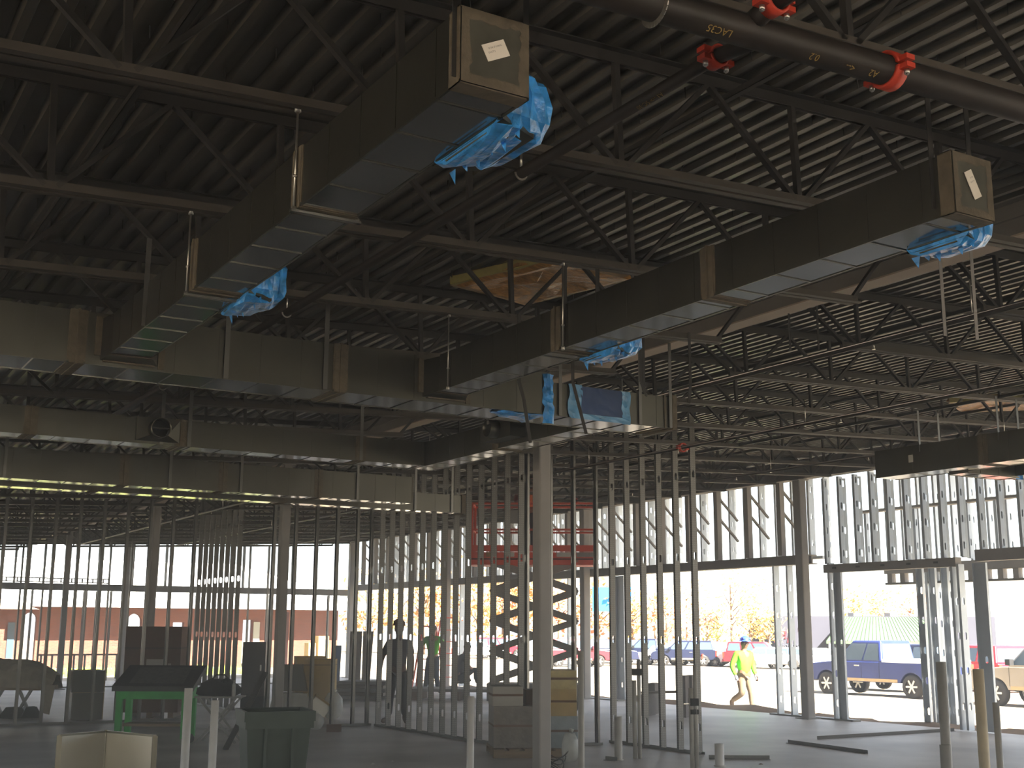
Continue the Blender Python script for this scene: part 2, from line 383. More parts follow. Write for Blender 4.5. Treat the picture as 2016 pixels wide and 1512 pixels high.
def stud_wall(label, pts, axis, wd, fl_, ztop, holes=HOLES, m=None, track=True, hw=.042, hh=.11, cat='stud wall', grp=None):
    x0, y0 = pts[0][:2]; t = thing('stud_wall', label, cat, (x0, y0, 0))
    hts = {}
    for p in pts:
        L = round(p[2] if len(p) > 2 else ztop, 2)
        if L not in hts: hts[L] = stud_mesh(L-.01, wd, fl_, holes, hw, hh, m)
        if axis == 1: put('stud', hts[L], t, (p[0]-wd/2-x0, p[1]-y0, .005))
        else: put('stud', hts[L], t, (p[0]-x0, p[1]-wd/2-y0, .005), (0, 0, PI/2))
    if track:
        a, z = pts[0], pts[-1]
        for nm, zz, s in (('bottom_track', 0, 1), ('top_track', ztop-.002, -1)):
            b = MB(); e = wd/2+.003
            if axis == 1:
                ya, yb = min(a[1], z[1])-.05, max(a[1], z[1])+.08
                b.box((a[0]-e,ya,zz), (a[0]+e,yb,zz+s*.003)); b.box((a[0]-e,ya,zz), (a[0]-e+.002,yb,zz+s*.035)); b.box((a[0]+e-.002,ya,zz), (a[0]+e,yb,zz+s*.035))
            else:
                xa, xb = min(a[0], z[0])-.08, max(a[0], z[0])+.05
                b.box((xa,a[1]-e,zz), (xb,a[1]+e,zz+s*.003)); b.box((xa,a[1]-e,zz), (xb,a[1]-e+.002,zz+s*.035)); b.box((xa,a[1]+e-.002,zz), (xb,a[1]+e,zz+s*.035))
            b.build(nm, TRACKM, t)
    return t
W1X = 9.6
stud_wall('light steel stud partition with punched slots running back from the grey column to the dark-shirted man',
          [(W1X, 15.62+.405*i) for i in range(13)], 1, .092, .034, 4.62, m=dimple)
stud_wall('short steel stud return joining two partitions, just right of the grey column',
          [(W1X+.12+.42*i, 15.64) for i in range(4)], 0, .092, .034, 4.62, m=STUD)
stud_wall('dimpled steel stud partition in front of the doorway where the worker walks past',
          [(11.4, 13.78+.405*i) for i in range(6)], 1, .092, .045, 4.86, m=dimple)
stud_wall('steel stud partition at the far left, standing in front of the tarp-covered pile',
          [(3.58+.43*i, 23.45) for i in range(9)], 0, .092, .045, 4.52, m=STUD)
stud_wall('steel stud partition right of the trash bin with the sheet-metal fittings behind it',
          [(7.62+.40*i, 20.72) for i in range(5)]+[(9.5, 20.72)], 0, .092, .045, 4.60, m=STUD)
stud_wall('row of close-set wide pale studs behind the folding table',
          [(8.68, 25.75+.40*i) for i in range(8)], 1, .10, .02, 4.72, m=dimple, hw=.05, hh=.12)
stud_wall('low stud partition behind the tarp pile carrying a pale top track',
          [(6.2+.61*i, 37.2) for i in range(14)], 0, .092, .04, 4.28, m=STUD)
# ------------------------------------------------------------------ front wall (X = 18.2)
wr = struct('wall_right', (18.2, 18, 0), 'steel stud front wall open to the parking lot')
b = MB(); b.box((18.06,18.3,3.03), (18.34,41.0,3.05)); b.box((18.18,18.3,3.05), (18.22,41.0,3.20)); b.box((18.06,18.3,3.20), (18.34,41.0,3.22)); b.box((18.06,18.3,3.05), (18.075,41.0,3.2)); b.build('header_beam', GIRD, wr)
fh = [.30+.56*i for i in range(12)]
up = stud_mesh(2.35, .152, .05, [.28+.56*i for i in range(4)], .06, .13, STUDF)
for i in range(46):
    y = 18.75+i*.50
    if y > 40.9: break
    put('stud', up, wr, (18.62-18.2, y-18, 3.22), (0, 0, 0))
for i in range(44):
    y = 18.9+i*.50
    if y < 40.9: put('stud', up, wr, (19.25-18.2, y-18, 3.22))
dk = MB().box((-.06,-.06,0), (.06,.06,1.52)).mesh('inner_post', COLM)
for i in range(23):
    y = 18.95+i*1.0
    if y > 40.9: break
    put('inner_post', dk, wr, (18.0-18.2, y-18, 3.22))
    for z in (4.74, 4.28):
        bb = MB().bar((17.98,y+.08,z), (18.66,y+.08,z-.62), .05, .04); bb.build('kicker_brace', COLM, wr)
b = MB(); b.box((18.60,18.4,3.16), (18.79,41,3.22)); b.build('sill_track', STUDF, wr)
# full height jamb studs left and right of the openings
j20 = stud_mesh(3.0, .152, .05, fh, .06, .13, STUDF)
for y in (19.25, 18.85, 17.68): put('jamb_stud', j20, wr, (18.03-18.2, y-18, .02))
jw = MB().box((-.02,-.09,0), (.02,.09,3.0)).box((-.06,.07,0), (.06,.09,3.0)).mesh('jamb_stud', STUDF)
b = MB()
def slot_panel(y0, y1, x, L, holes, m=STUDF):       # a broad stud face turned to the room, slots punched through
    return put('jamb_stud', stud_mesh(L, y1-y0, .05, holes, .05, .12, m), wr, (x-18.2, y0-18, .02), (0, 0, PI/2))
slot_panel(24.85, 25.2, 18.3, 3.0, [.35, .95])
slot_panel(17.42, 17.62, 18.12, 2.82, [1.45])
for y in (26.3, 27.1, 33.0, 34.1, 39.8): put('jamb_stud', j20, wr, (18.1-18.2, y-18, .02))
b = MB(); b.box((18.0,17.2,0), (18.2,19.5,.03)); b.box((18.0,24.8,0), (18.2,26.6,.03)); b.build('sill_track', TRACKM, wr)
# storefront bay right of the thick column
b = MB(); b.box((18.02,14.62,2.83), (18.18,17.82,2.99)); 
for s in range(5):
    y = 15.0+s*.62; b.box((18.012,y,2.90), (18.022,y+.1,2.935), 1)
b.build('box_header', [COLM, BLACKF], wr)
b = MB(); b.box((18.02,9.5,2.90), (18.18,14.2,3.10)); b.build('box_header', COLM, wr)
b = MB(); b.box((19.5,9.5,2.84), (19.7,17.6,3.02)); b.build('outer_header', COLM, wr)
b = MB(); b.box((19.52,9.5,2.62), (19.68,17.6,2.66)); b.build('head_track', TRACKM, wr)
cr = MB().box((-.06,-.06,0), (.06,.06,.18)).mesh('cripple', COLM)
for i in range(24): put('cripple', cr, wr, (19.6-18.2, 17.5-i*.33-18, 2.66))
inner = stud_mesh(1.72, .13, .05, [.2+.47*i for i in range(4)], .05, .13, STUDF)
outer = stud_mesh(2.2, .152, .05, [.25+.52*i for i in range(4)], .06, .13, STUDF)
for i in range(20):
    y = 17.75-i*.41
    put('stud', inner, wr, (18.05-18.2, y-18, 3.0), (0, 0, .15))
    put('stud', outer, wr, (19.52-18.2, y+.13-18, 3.02))
for i in range(20): put('stud', inner, wr, (18.32-18.2, 17.55-i*.41-18, 3.0), (0, 0, -.2))
shelf = MB().box((18.9,9.5,4.05), (19.1,17.7,4.10)); shelf.build('blocking', COLM, wr)
mid = stud_mesh(1.02, .12, .05, [.3,.75], .06, .13, STUDF)
for i in range(13): put('stud', mid, wr, (18.95-18.2, 17.5-i*.62-18, 3.02), (0, 0, .3))
po = stud_mesh(2.85, .152, .05, [.4+.6*i for i in range(5)], .06, .13, STUDF)
for y in (14.72, 14.58): put('jamb_stud', po, wr, (18.04-18.2, y-18, .02))
slot_panel(14.02, 14.30, 18.1, 2.85, [1.2], STUDF)
p2 = stud_mesh(3.0, .152, .06, [.35+.55*i for i in range(5)], .06, .13, STUDF)
for y in (16.52, 16.30, 16.05): put('jamb_stud', p2, wr, (19.5-18.2, y-18, -.16))
for x in (18.6, 18.95, 19.3): put('jamb_stud', p2, wr, (x-18.2, 15.82-18, -.1), (0, 0, PI/2))
MB().box((18.3,15.6,-.12), (19.7,16.7,-.02)).build('sill_track', BERM, wr)
# ------------------------------------------------------------------ rear wall (Y = 41.4)
wb = struct('wall_rear', (10, 41.4, 0), 'open rear wall frame facing the brick building')
b = MB(); z = 2.86
b.box((-4,41.3,z), (18.2,41.5,z+.02)); b.box((-4,41.38,z+.02), (18.2,41.42,z+.19)); b.box((-4,41.3,z+.19), (18.2,41.5,z+.21)); b.box((-4,41.3,z), (18.2,41.315,z+.2)); b.build('header_beam', GIRD, wb)
b = MB(); b.add([(x, y, z_) for x in (-4, 18.2) for y in (41.3, 41.5) for z_ in (zdeck(x)-.42, zdeck(x)-.02)], [(0,1,3,2),(4,6,7,5),(0,2,6,4),(1,5,7,3),(0,4,5,1),(2,3,7,6)]); b.build('edge_beam', GIRD, wb)
rs = stud_mesh(1.55, .152, .045, [.3,.9], .06, .13, STUD); rl = stud_mesh(2.85, .152, .045, HOLES, .06, .13, STUD)
for x in (5.9,6.3,6.72,7.15,7.6,8.6,9.3,10.4,11.2,11.5,12.4,12.8,14.2,16.0):
    put('stud', rs, wb, (x-10, .08, 3.06), (0, 0, PI/2), (1, 1, (zdeck(x)-.42-3.06)/1.55))
for x in (6.2,7.3,8.9,9.3,9.75,11.0,12.6,15.2,17.4): put('stud', rl, wb, (x-10, .08, .01), (0, 0, PI/2))
b = MB()
for zz in (3.10, 3.22): b.box((5,41.36,zz), (9.6,41.44,zz+.03))
for i in range(14): b.box((5.1+i*.33,41.38,3.10), (5.14+i*.33,41.42,3.25))
b.build('truss_header', COLM, wb)
# ------------------------------------------------------------------ ducts
def sheet_box(a, b, inset=0.0): return MB().box(a, b)
def duct(label, axis, s0, s1, c0, c1, z0, z1, joints, bead=.305, bead0=.15, caps=(False, False), skip=(), hang=(), m=None, group=None):
    """a rectangular duct along axis (0: X, 1: Y) from s0 to s1, c0..c1 wide, z0..z1 high"""
    m = m or GALV
    def Pt(s, c, z): return (s, c, z) if axis == 0 else (c, s, z)
    t = thing('air_duct', label, 'duct', Pt(s0, (c0+c1)/2, z0))
    ed = [s0]+sorted(joints)+[s1]
    for a, b_ in zip(ed[:-1], ed[1:]):
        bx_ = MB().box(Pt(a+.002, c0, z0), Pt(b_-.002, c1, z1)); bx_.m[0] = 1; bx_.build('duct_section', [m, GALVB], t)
    for j in joints:                                   # mastic bands with a standing flange in the middle
        b = MB(); e = .004
        for wv in (.058, .045):
            k = e if wv > .05 else e+.002
            b.box(Pt(j-wv, c0-k, z0-k), Pt(j+wv, c1+k, z1+k))
        b.box(Pt(j-.006, c0-.016, z0-.012), Pt(j+.006, c1+.016, z1+.012))
        b.build('joint_band', MASTIC, t)
    s = s0+bead0
    bw = MB()
    while s < s1-.03:
        if all(abs(s-j) > .09 for j in joints):
            b = MB(); b.prism([(s-.006, z0), (s, z0-.005), (s+.006, z0)] if axis == 0 else [(c0, z0), (c1, z0), (c1, z0-.004), (c0, z0-.004)], 1 if axis == 0 else 1, c0 if axis == 0 else s-.005, c1 if axis == 0 else s+.005)
            for c in (c0, c1):
                sg = -1 if c == c0 else 1
                b.box(Pt(s-.003, c, z0), Pt(s+.003, c+sg*.003, z1))
            b.build('bead', m, t)
        s += bead
    # long folded seam along the lower edges
    for c in (c0, c1): MB().box(Pt(s0, c-.004, z0-.004), Pt(s1, c+.004, z0+.008)).build('edge_seam', m, t)
    return t
def end_frame(t, axis, s, c0, c1, z0, z1, sgn, wd=.035):
    """ragged mastic round an end cap"""
    def Pt(s_, c, z): return (s_, c, z) if axis == 0 else (c, s_, z)
    MB().box(Pt(s, c0+.002, z0+.002), Pt(s+sgn*.004, c1-.002, z1-.002)).build('end_cap', mat('end_cap_metal', (92,90,80), .45, .5, .25, 9), t)
    random.seed(int(s*100)); b = MB()
    def strip(p, q, nrm, n=14):
        vs = []
        for i in range(n+1):
            f = i/n; c = p[0]+(q[0]-p[0])*f; z = p[1]+(q[1]-p[1])*f; r = wd*random.uniform(.75, 1.25)
            vs += [Pt(s+sgn*.0065, c, z), Pt(s+sgn*.0055, c+nrm[0]*r, z+nrm[1]*r)]
        b.add(vs, [(2*i, 2*i+1, 2*i+3, 2*i+2) for i in range(n)])
    strip((c0,z0),(c1,z0),(0,1)); strip((c0,z1),(c1,z1),(0,-1)); strip((c0,z0),(c0,z1),(1,0)); strip((c1,z0),(c1,z1),(-1,0))
    b.build('cap_mastic', MASTIC, t)
    b = MB(); e = .005; l0, l1 = (s, s-sgn*.07)
    b.box(Pt(l0, c0-e, z0-e), Pt(l1, c1+e, z0-.001)); b.box(Pt(l0, c0-e, z0-e), Pt(l1, c0-.001, z1+e)); b.box(Pt(l0, c1+.001, z0-e), Pt(l1, c1+e, z1+e)); b.box(Pt(l0, c0-e, z1+.001), Pt(l1, c1+e, z1+e))
    b.build('corner_band', MASTIC, t)
def sticker(t, axis, s, c, z, wd, h, ang, lines):
    o = put('paper_label', MB().box((-wd/2,-.001,-h/2), (wd/2,.001,h/2)).mesh('paper_label', WHITE), t, Vector((c, s, z))-Vector(t.location), (0, ang, 0))
    o['label'] = 'white paper shipping label'
    for (tx, x, zz, sz) in lines: writing('print', tx, sz, INK, o, (x, -.0022, zz), (PI/2, 0, 0))
def hanger(t, p, z_hi, z_lo, wd=.025, th=.002, m=None, name='hanger_strap', along=0):
    b = MB(); x, y = p
    if along == 0: b.box((x-wd/2,y-th,z_lo), (x+wd/2,y+th,z_hi))
    else: b.box((x-th,y-wd/2,z_lo), (x+th,y+wd/2,z_hi))
    return b.build(name, m or STUD, t)
def rod(t, x, y, z_hi, z_lo): 
    b = MB().tube((x,y,z_lo), (x,y,z_hi), .005, 6); b.tube((x,y,z_lo-.012), (x,y,z_lo+.01), .012, 6); b.tube((x,y,z_lo+.14), (x,y,z_lo+.15), .011, 6)
    b.tube((x,y,z_hi-.02), (x,y,z_hi+.03), .014, 6); b.build('hanger_rod', BOLT, t)
Z0, Z1 = 3.42, 3.68
D1 = duct('large grey branch duct with a capped end and white label, upper centre of the photo', 1, 3.20, 7.82, 1.73, 1.985, Z0, Z1, [4.62, 6.08], .305, .17)
end_frame(D1, 1, 3.20, 1.73, 1.985, Z0, Z1, -1)
sticker(D1, 1, 3.192, 1.857, 3.555, .092, .058, math.radians(-27), [('12 GA 27 LN#16', -.0, .012, .008), ('DUCT 3', -.018, -.002, .008)])
for y in (4.61, 6.14): 
    rod(D1, 1.715, y, zdeck(1.7)-.62, Z0-.01); rod(D1, 2.0, y, zdeck(2.0)-.62, Z0-.01)
    MB().box((1.70,y-.012,Z0-.022), (2.015,y+.012,Z0-.010)).build('trapeze_bar', STUD, D1)
hanger(D1, (1.725, 3.22), zdeck(1.7)-.05, Z0+.02, .03, .002, JOIST); hanger(D1, (1.99, 3.22), zdeck(2)-.05, Z0+.2, .022, .002, JOIST); hanger(D1, (1.72, 7.0), 3.95, Z0, .03)
D2 = duct('long branch duct with a small capped end and a brightly lit underside, right of centre', 1, 3.20, 7.82, 4.09, 4.335, Z0, Z1+.01, [4.78, 6.25], .305, .17)
end_frame(D2, 1, 3.20, 4.09, 4.335, Z0, Z1+.01, -1)
sticker(D2, 1, 3.192, 4.205, 3.56, .052, .125, math.radians(-28), [('12 GA', .006, .03, .009), ('DUCT 7', .004, .012, .009)])
for y in (3.30, 6.14): hanger(D2, (4.085, y), zdeck(4.1)-.55 if y > 4 else 4.0, Z0+.04, .03, .002, JOIST); hanger(D2, (4.335, y), zdeck(4.3)-.55 if y > 4 else 4.0, Z0+.2, .03, .002, JOIST)
for x, y in ((4.07, 6.14), (4.07, 7.65)): rod(D2, x, y, zdeck(x)-.62, Z0-.01)
MZ0, MZ1 = 3.38, 3.725
M1 = duct('long main duct crossing the left half below the two branch ducts', 0, -3.0, 5.18, 8.05, 8.47, MZ0, MZ1, [-1.6, .1, 1.56, 3.40], .30, .1)
M1b = duct('right end of the main duct with the blue wrapped panel on its side', 0, 5.20, 6.48, 8.05, 8.45, MZ0, MZ1-.08, [], .30, .18)
# tapered blue wrap between the two
def film_patch(pts_fn, nu, nv, amp, name, m, parent, label=None, seed=1, thick=.003):
    random.seed(seed); vs = []
    for j in range(nv+1):
        for i in range(nu+1):
            p, nrm = pts_fn(i/nu, j/nv); vs.append(Vector(p)+Vector(nrm)*random.uniform(-amp, amp))
    n = nu+1; b = MB(); b.add(vs, [(j*n+i, j*n+i+1, (j+1)*n+i+1, (j+1)*n+i) for j in range(nv) for i in range(nu)], 0, False)
    o = b.build(name, m, parent, fix=False)
    md = o.modifiers.new('t', 'SOLIDIFY'); md.thickness = thick; md.offset = 1
    if label: o['label'] = label
    return o
b = MB(); 
M1c = M1b
film_patch(lambda u, v: ((5.14+.10*u, 8.04-.012*math.sin(u*PI), MZ1-.02-(.40)*v), (0.5,-1,0)), 4, 12, .012, 'blue_tape', FILM, M1, 'crumpled blue film tape')
film_patch(lambda u, v: ((4.72+.45*u+.02*math.sin(v*9), 8.05+.38*v*(0.35+.65*u), MZ0-.012), (0,0,1)), 7, 5, .010, 'blue_tape', FILM, M1, 'crumpled blue film tape')
film_patch(lambda u, v: ((5.50+.42*u, 8.038, MZ1-.085-.265*v), (0,-1,0)), 8, 6, .001, 'blue_film_panel', FILMD, M1b, 'dark blue film over an opening')
film_patch(lambda u, v: ((5.38+.13*u+.01*math.sin(v*7), 8.034, MZ1-.075-.275*v), (0,-1,0)), 4, 8, .006, 'blue_film_border', FILML, M1b, 'pale blue film border')
film_patch(lambda u, v: ((5.91+.085*u+.006*math.sin(v*9), 8.034, MZ1-.085-.275*v), (0,-1,0)), 3, 8, .006, 'blue_film_border', FILML, M1b, 'pale blue film border')
film_patch(lambda u, v: ((5.40+.58*u, 8.034, MZ0+.035-.045*v), (0,-1,0)), 8, 2, .004, 'blue_film_border', FILML, M1b, 'pale blue film border')
MB().box((6.36,8.04,MZ0-.01), (6.375,8.46,MZ1-.07)).box((6.44,8.035,MZ0-.015), (6.49,8.465,MZ1-.06)).build('end_flange', MASTIC, M1b)
for x in (5.3, 6.1, 6.42): hanger(M1b, (x, 8.035), zdeck(x)-.56 if x > 6 else 4.0, MZ0, .03)
for x, zt in ((3.28, 4.08), (2.55, 4.0), (-.2, 3.9)): hanger(M1, (x, 8.035), zt, MZ0, .035)
# branch take-off shoes on the main duct
def shoe(x0, x1, name, t):
    b = MB(); b.add([(x0,7.82,Z0),(x1,7.82,Z0),(x1,7.82,Z1),(x0,7.82,Z1),(x0-.02,8.05,MZ0+.03),(x1+.1,8.05,MZ0+.03),(x1+.1,8.05,Z1+.01),(x0-.02,8.05,Z1+.01)],
                    [(0,1,5,4),(1,2,6,5),(2,3,7,6),(3,0,4,7)]); b.build('take_off', GALV, t)
    b = MB()
    for y in (7.84, 7.97): b.box((x0-.015,y,Z0-.03 if y > 7.9 else Z0-.006), (x1+.06 if y > 7.9 else x1+.01,y+.035,Z0-.004 if y < 7.9 else Z0-.022))
    b.box((x1+.1,8.035,MZ0+.01), (x1+.14,8.05,Z1+.02)); b.box((x0-.06,8.035,MZ0+.06), (x0-.02,8.05,Z1+.02)); b.build('shoe_mastic', MASTIC, t)
shoe(1.73, 1.985, 'a', D1); shoe(4.09, 4.335, 'b', D2)
# second row
B2 = duct('second long duct on the left with a round side collar', 0, -3.0, 5.78, 11.36, 11.66, 3.38, 3.625, [-.8, 1.86, 3.2, 5.05], .305, .2)
CD = duct('short duct linking the main duct to the second row, with a bright underside', 1, 8.48, 11.66, 5.79, 6.06, 3.38, 3.63, [9.9], .305, .2)
RD = [b for b in ()]
colx = 2.98
b = MB(); b.box((colx-.2,11.335,3.40), (colx+.2,11.36,3.61)); b.build('collar_plate', GALV, B2)
def ring(b, c, ax, r0, r1, d0, d1, n=24):
    c = Vector(c)
    def Q(a, r, d):
        return c+{1: Vector((r*math.cos(a), d, r*math.sin(a))), 0: Vector((d, r*math.cos(a), r*math.sin(a)))}[ax]
    vs = []
    for i in range(n):
        a = 2*PI*i/n; vs += [Q(a,r0,d0), Q(a,r0,d1), Q(a,r1,d1), Q(a,r1,d0)]
    return b.add(vs, [(4*i+k, 4*((i+1) % n)+k, 4*((i+1) % n)+(k+1) % 4, 4*i+(k+1) % 4) for i in range(n) for k in range(4)], 0, True)
ring(MB(), (colx,11.335,3.515), 1, .088, .094, -.12, 0).build('round_collar', GALV, B2)
b = MB().tube((colx,11.33,3.515), (colx,11.334,3.515), .088, 24); b.build('collar_mouth', BLACKF, B2)
b = MB().box((colx-.085,11.24,3.51), (colx+.085,11.32,3.518)); b.build('damper_blade', GALV, B2)
b = MB().add([(colx-.2,11.33,3.40),(colx+.2,11.33,3.40),(colx+.07,11.26,3.455),(colx-.07,11.26,3.455)], [(0,1,2,3)]); b.add([(colx+.2,11.33,3.40),(colx+.2,11.33,3.61),(colx+.07,11.26,3.455)], [(0,1,2)]); b.build('collar_skirt', GALV, B2)
b = MB(); b.box((5.62,9.35,3.42), (5.78,9.85,3.60)); b.build('side_box', GALV, CD)
ring(MB(), (5.62,9.6,3.51), 0, .075, .08, -.10, 0).build('round_collar', GALV, CD)
MB().tube((5.55,9.6,3.60), (5.55,9.6,4.05), .006, 6).box((5.53,9.58,3.55), (5.57,9.62,3.62)).build('hanger_rod', BOLT, CD)
for x, zt in ((.4,3.86),(1.55,3.86),(3.02,3.88),(3.28,3.92),(5.05,3.95)): hanger(B2, (x, 11.345), zt, 3.38, .035)
B3 = duct('third long duct on the left, lowest of the rows, ending in a plain cap', 0, -3.0, 7.41, 14.92, 15.22, 3.38, 3.735, [1.2, 3.55, 4.77, 6.05], .305, .1)
MB().box((7.41,14.92,3.38), (7.418,15.22,3.735)).build('end_cap', MASTIC, B3)
for x, zt in ((2.2,3.95),(4.1,4.0),(5.0,4.02),(6.6,4.1)): hanger(B3, (x, 14.9), zt, 3.38, .035)
B4 = duct('fourth duct just behind the third, showing its end to the right', 0, -3.0, 8.72, 15.80, 16.10, 3.38, 3.635, [1.0, 3.4, 5.9], .305, .25)
MB().box((8.66,15.785,3.37), (8.73,16.115,3.645)).build('end_flange', MASTIC, B4)
for x, zt in ((7.9,4.1),(8.5,4.12)): hanger(B4, (x, 15.78), zt, 3.38, .035)
# ducts at the right, in front of the front wall
R1 = duct('dark duct at the right edge with a glowing underside', 1, 2.0, 9.54, 10.52, 10.84, 3.38, 3.68, [5.6, 8.1], .61, .3)
MB().box((10.66,8.75,3.50), (10.70,8.78,3.60)).box((10.515,9.0,3.50),(10.519,9.06,3.58)).build('tag', PAPER, R1)
R1b = duct('small side duct under the dark duct at the right, with a strip of blue film', 0, 10.84, 11.7, 8.55, 8.80, 3.36, 3.52, [], .305, .2)
film_patch(lambda u, v: ((11.62+.1*u, 8.54, 3.54-.2*v), (0,-1,0)), 3, 5, .015, 'blue_film', FILM, R1b, 'strip of blue film', 8)
R2 = duct('second dark duct farther right, mostly outside the view', 1, 2.0, 8.82, 11.62, 11.95, 3.38, 3.64, [6.2], .61, .2)
for y in (7.9, 8.9): hanger(R1, (10.52, y), 4.05, 3.6, .03); hanger(R1, (10.84, y), 4.05, 3.6, .03)
# blue film mouths on the branch ducts
def film_bag(t, x, y, z, wd, h, d, seed, label):
    b = MB(); b.add([(x,y-wd/2,z),(x,y+wd/2,z),(x,y+wd/2,z+h),(x,y-wd/2,z+h),(x+d,y-wd*.36,z-.01),(x+d,y+wd*.36,z-.01),(x+d,y+wd*.36,z+h*.9),(x+d,y-wd*.36,z+h*.9)],
                    [(0,1,5,4),(1,2,6,5),(2,3,7,6),(3,0,4,7)]); b.build('side_mouth', GALV, t)
    MB().box((x,y-wd*.30,z-.014), (x+d*.5,y+wd*.30,z-.009)).build('mouth_lip', MASTIC, t)
    random.seed(seed); vs = []; n, m_ = 16, 8
    for j in range(m_+1):
        f = j/m_
        for i in range(n):
            a = 2*PI*i/n; r = (1-.25*f*f)*(1+random.uniform(-.06,.06))
            vs.append((x+.004+(.15+d*.45)*f+random.uniform(-.012,.012), y+wd*.53*r*math.copysign(abs(math.cos(a))**.55, math.cos(a)), z+h*.47+(h*.54+.014)*r*math.copysign(abs(math.sin(a))**.55, math.sin(a))))
    c0 = len(vs); vs.append((x+d*.45+.18, y, z+h*.45))
    b = MB(); b.add(vs, [(j*n+i, j*n+(i+1) % n, (j+1)*n+(i+1) % n, (j+1)*n+i) for j in range(m_) for i in range(n)]+[(m_*n+i, m_*n+(i+1) % n, c0) for i in range(n)]+[tuple(range(n))], 0, False)
    for i in range(6):
        yy = y-wd*.45+i*wd*.18; b.add([(x+d*.5,yy,z), (x+d*.5,yy+.05,z), (x+d*.5+.01,yy+.02,z-.035-.02*(i % 2))], [(0,1,2)])
    b.build('blue_film_bag', FILM, t)['label'] = label
film_bag(D1, 1.985, 3.62, 3.41, .52, .235, .17, 2, 'bright blue film over a side mouth'); film_bag(D1, 1.985, 6.20, 3.41, .52, .235, .15, 3, 'bright blue film over a side mouth')
film_bag(D2, 4.335, 3.50, 3.40, .34, .20, .13, 4, 'bright blue film over a side mouth'); film_bag(D2, 4.335, 6.15, 3.40, .44, .20, .14, 5, 'bright blue film over a side mouth')
# loose straps left hanging from the joists
def strap(pts, label, wd=.028, m=None):
    b = MB(); 
    for p, q in zip(pts[:-1], pts[1:]): b.bar(p, q, wd, .003, (0,1,0))
    tag(b.build('hanging_strap', m or JOIST), label, 'strap')
strap([(5.1,7.56,4.03),(5.1,7.56,3.55),(5.14,7.56,3.42),(5.22,7.56,3.16)], 'dark bent strap hanging in front of the blue film border')
strap([(4.62,7.56,4.02),(4.62,7.56,3.5),(4.66,7.56,3.38),(4.72,7.56,3.05)], 'dark bent strap hanging left of the blue panel')
strap([(5.75,7.56,4.06),(5.75,7.56,3.62),(5.79,7.56,3.53),(5.81,7.56,3.52)], 'short hooked strap hanging over the right end of the main duct')
strap([(6.25,7.56,4.09),(6.25,7.56,3.65),(6.23,7.56,3.50)], 'narrow dark strap hanging over the end flange of the main duct')
for px_, y_, D, l in ((1861,661,8.2,'left strap of the pair hanging over the pale girder flange at the upper right'),(1924,668,8.0,'right strap of the pair hanging over the pale girder flange at the upper right'),(1268,770,9.9,'straight pale strap hanging above the right end of the main duct'),(1612,690,10.5,'long thin strap hanging in the right bay below the girder'),(1556,690,10.2,'bent wire strap hanging in the right bay below the girder')):
    p = atd(px_, y_, D); strap([(p.x,p.y,zdeck(p.x)+.01),(p.x,p.y,p.z)], l, .032 if D < 9 else .024, COLM if D < 9 else JOIST)
# ------------------------------------------------------------------ sprinkler pipes
def coupling(t, c, ax, r):
    c = Vector(c); b = MB()
    for sgn in (1, -1):
        n = 10; vs = []
        for i in range(n+1):
            a = PI*i/n*.94+PI*.03
            for rr, dd in ((r*1.02,-.028),(r*1.28,-.028),(r*1.28,.028),(r*1.02,.028)):
                u, v = rr*math.cos(a), sgn*rr*math.sin(a)
                vs.append(c+(Vector((dd, u, v)) if ax == 0 else Vector((u, dd, v))))
        b.add(vs, [(4*i+k, 4*i+4+k, 4*i+4+(k+1) % 4, 4*i+(k+1) % 4) for i in range(n) for k in range(4)]+[(0,1,2,3),(4*n,4*n+1,4*n+2,4*n+3)], 0, True)
    for s in (-1, 1):
        for v in (-.016, .016):
            p = Vector((0, s*r*1.48, v)) if ax == 0 else Vector((s*r*1.48, 0, v))
            b.box(c+p-Vector((.022,.022,.010)), c+p+Vector((.022,.022,.010)))
    o = b.build('coupling', RED, t); o['label'] = 'red grooved pipe coupling'
    for s in (-1, 1):
        p = c+(Vector((0, s*r*1.48, 0)) if ax == 0 else Vector((s*r*1.48, 0, 0)))
        MB().tube(p+Vector((0,0,-.05)), p+Vector((0,0,.045)), .006, 6).tube(p+Vector((0,0,-.045)), p+Vector((0,0,-.028)), .011, 6).build('bolt', BOLT, o, False).location = (0,0,0)
    return o
PY, PR = 2.93, .057
def pz(x): return 3.745+SL*(x-2.8)
SP = thing('sprinkler_main', 'thick black sprinkler main with red couplings across the upper right', 'pipe', (0, PY, pz(0)))
MB().tube((-3,PY,pz(-3)), (13,PY,pz(13)), PR, 20).build('pipe', BLACKP, SP)
coupling(SP, (3.42, PY, pz(3.42)), 0, PR)
MB().tube((2.72,PY,pz(2.72)+.02), (2.72,PY-.13,pz(2.72)+.05), .038, 14).build('outlet', BLACKP, SP)
for x in (2.31, 6.2):
    b = MB(); n = 14
    for i in range(n):
        a0, a1 = PI+PI*i/n, PI+PI*(i+1)/n
        b.bar((x,PY+(PR+.004)*math.cos(a0),pz(x)+(PR+.004)*math.sin(a0)), (x,PY+(PR+.004)*math.cos(a1),pz(x)+(PR+.004)*math.sin(a1)), .03, .004, (1,0,0))
    for s in (-1, 1): b.bar((x,PY+s*(PR+.004),pz(x)), (x,PY+s*.02,pz(x)+.16), .03, .004, (1,0,0))
    b.tube((x,PY,pz(x)+.14), (x,PY,pz(x)+.30), .006, 6); b.build('clevis_hanger', BOLT, SP)
tx = Quaternion((1,0,0), PI*.5+.9)
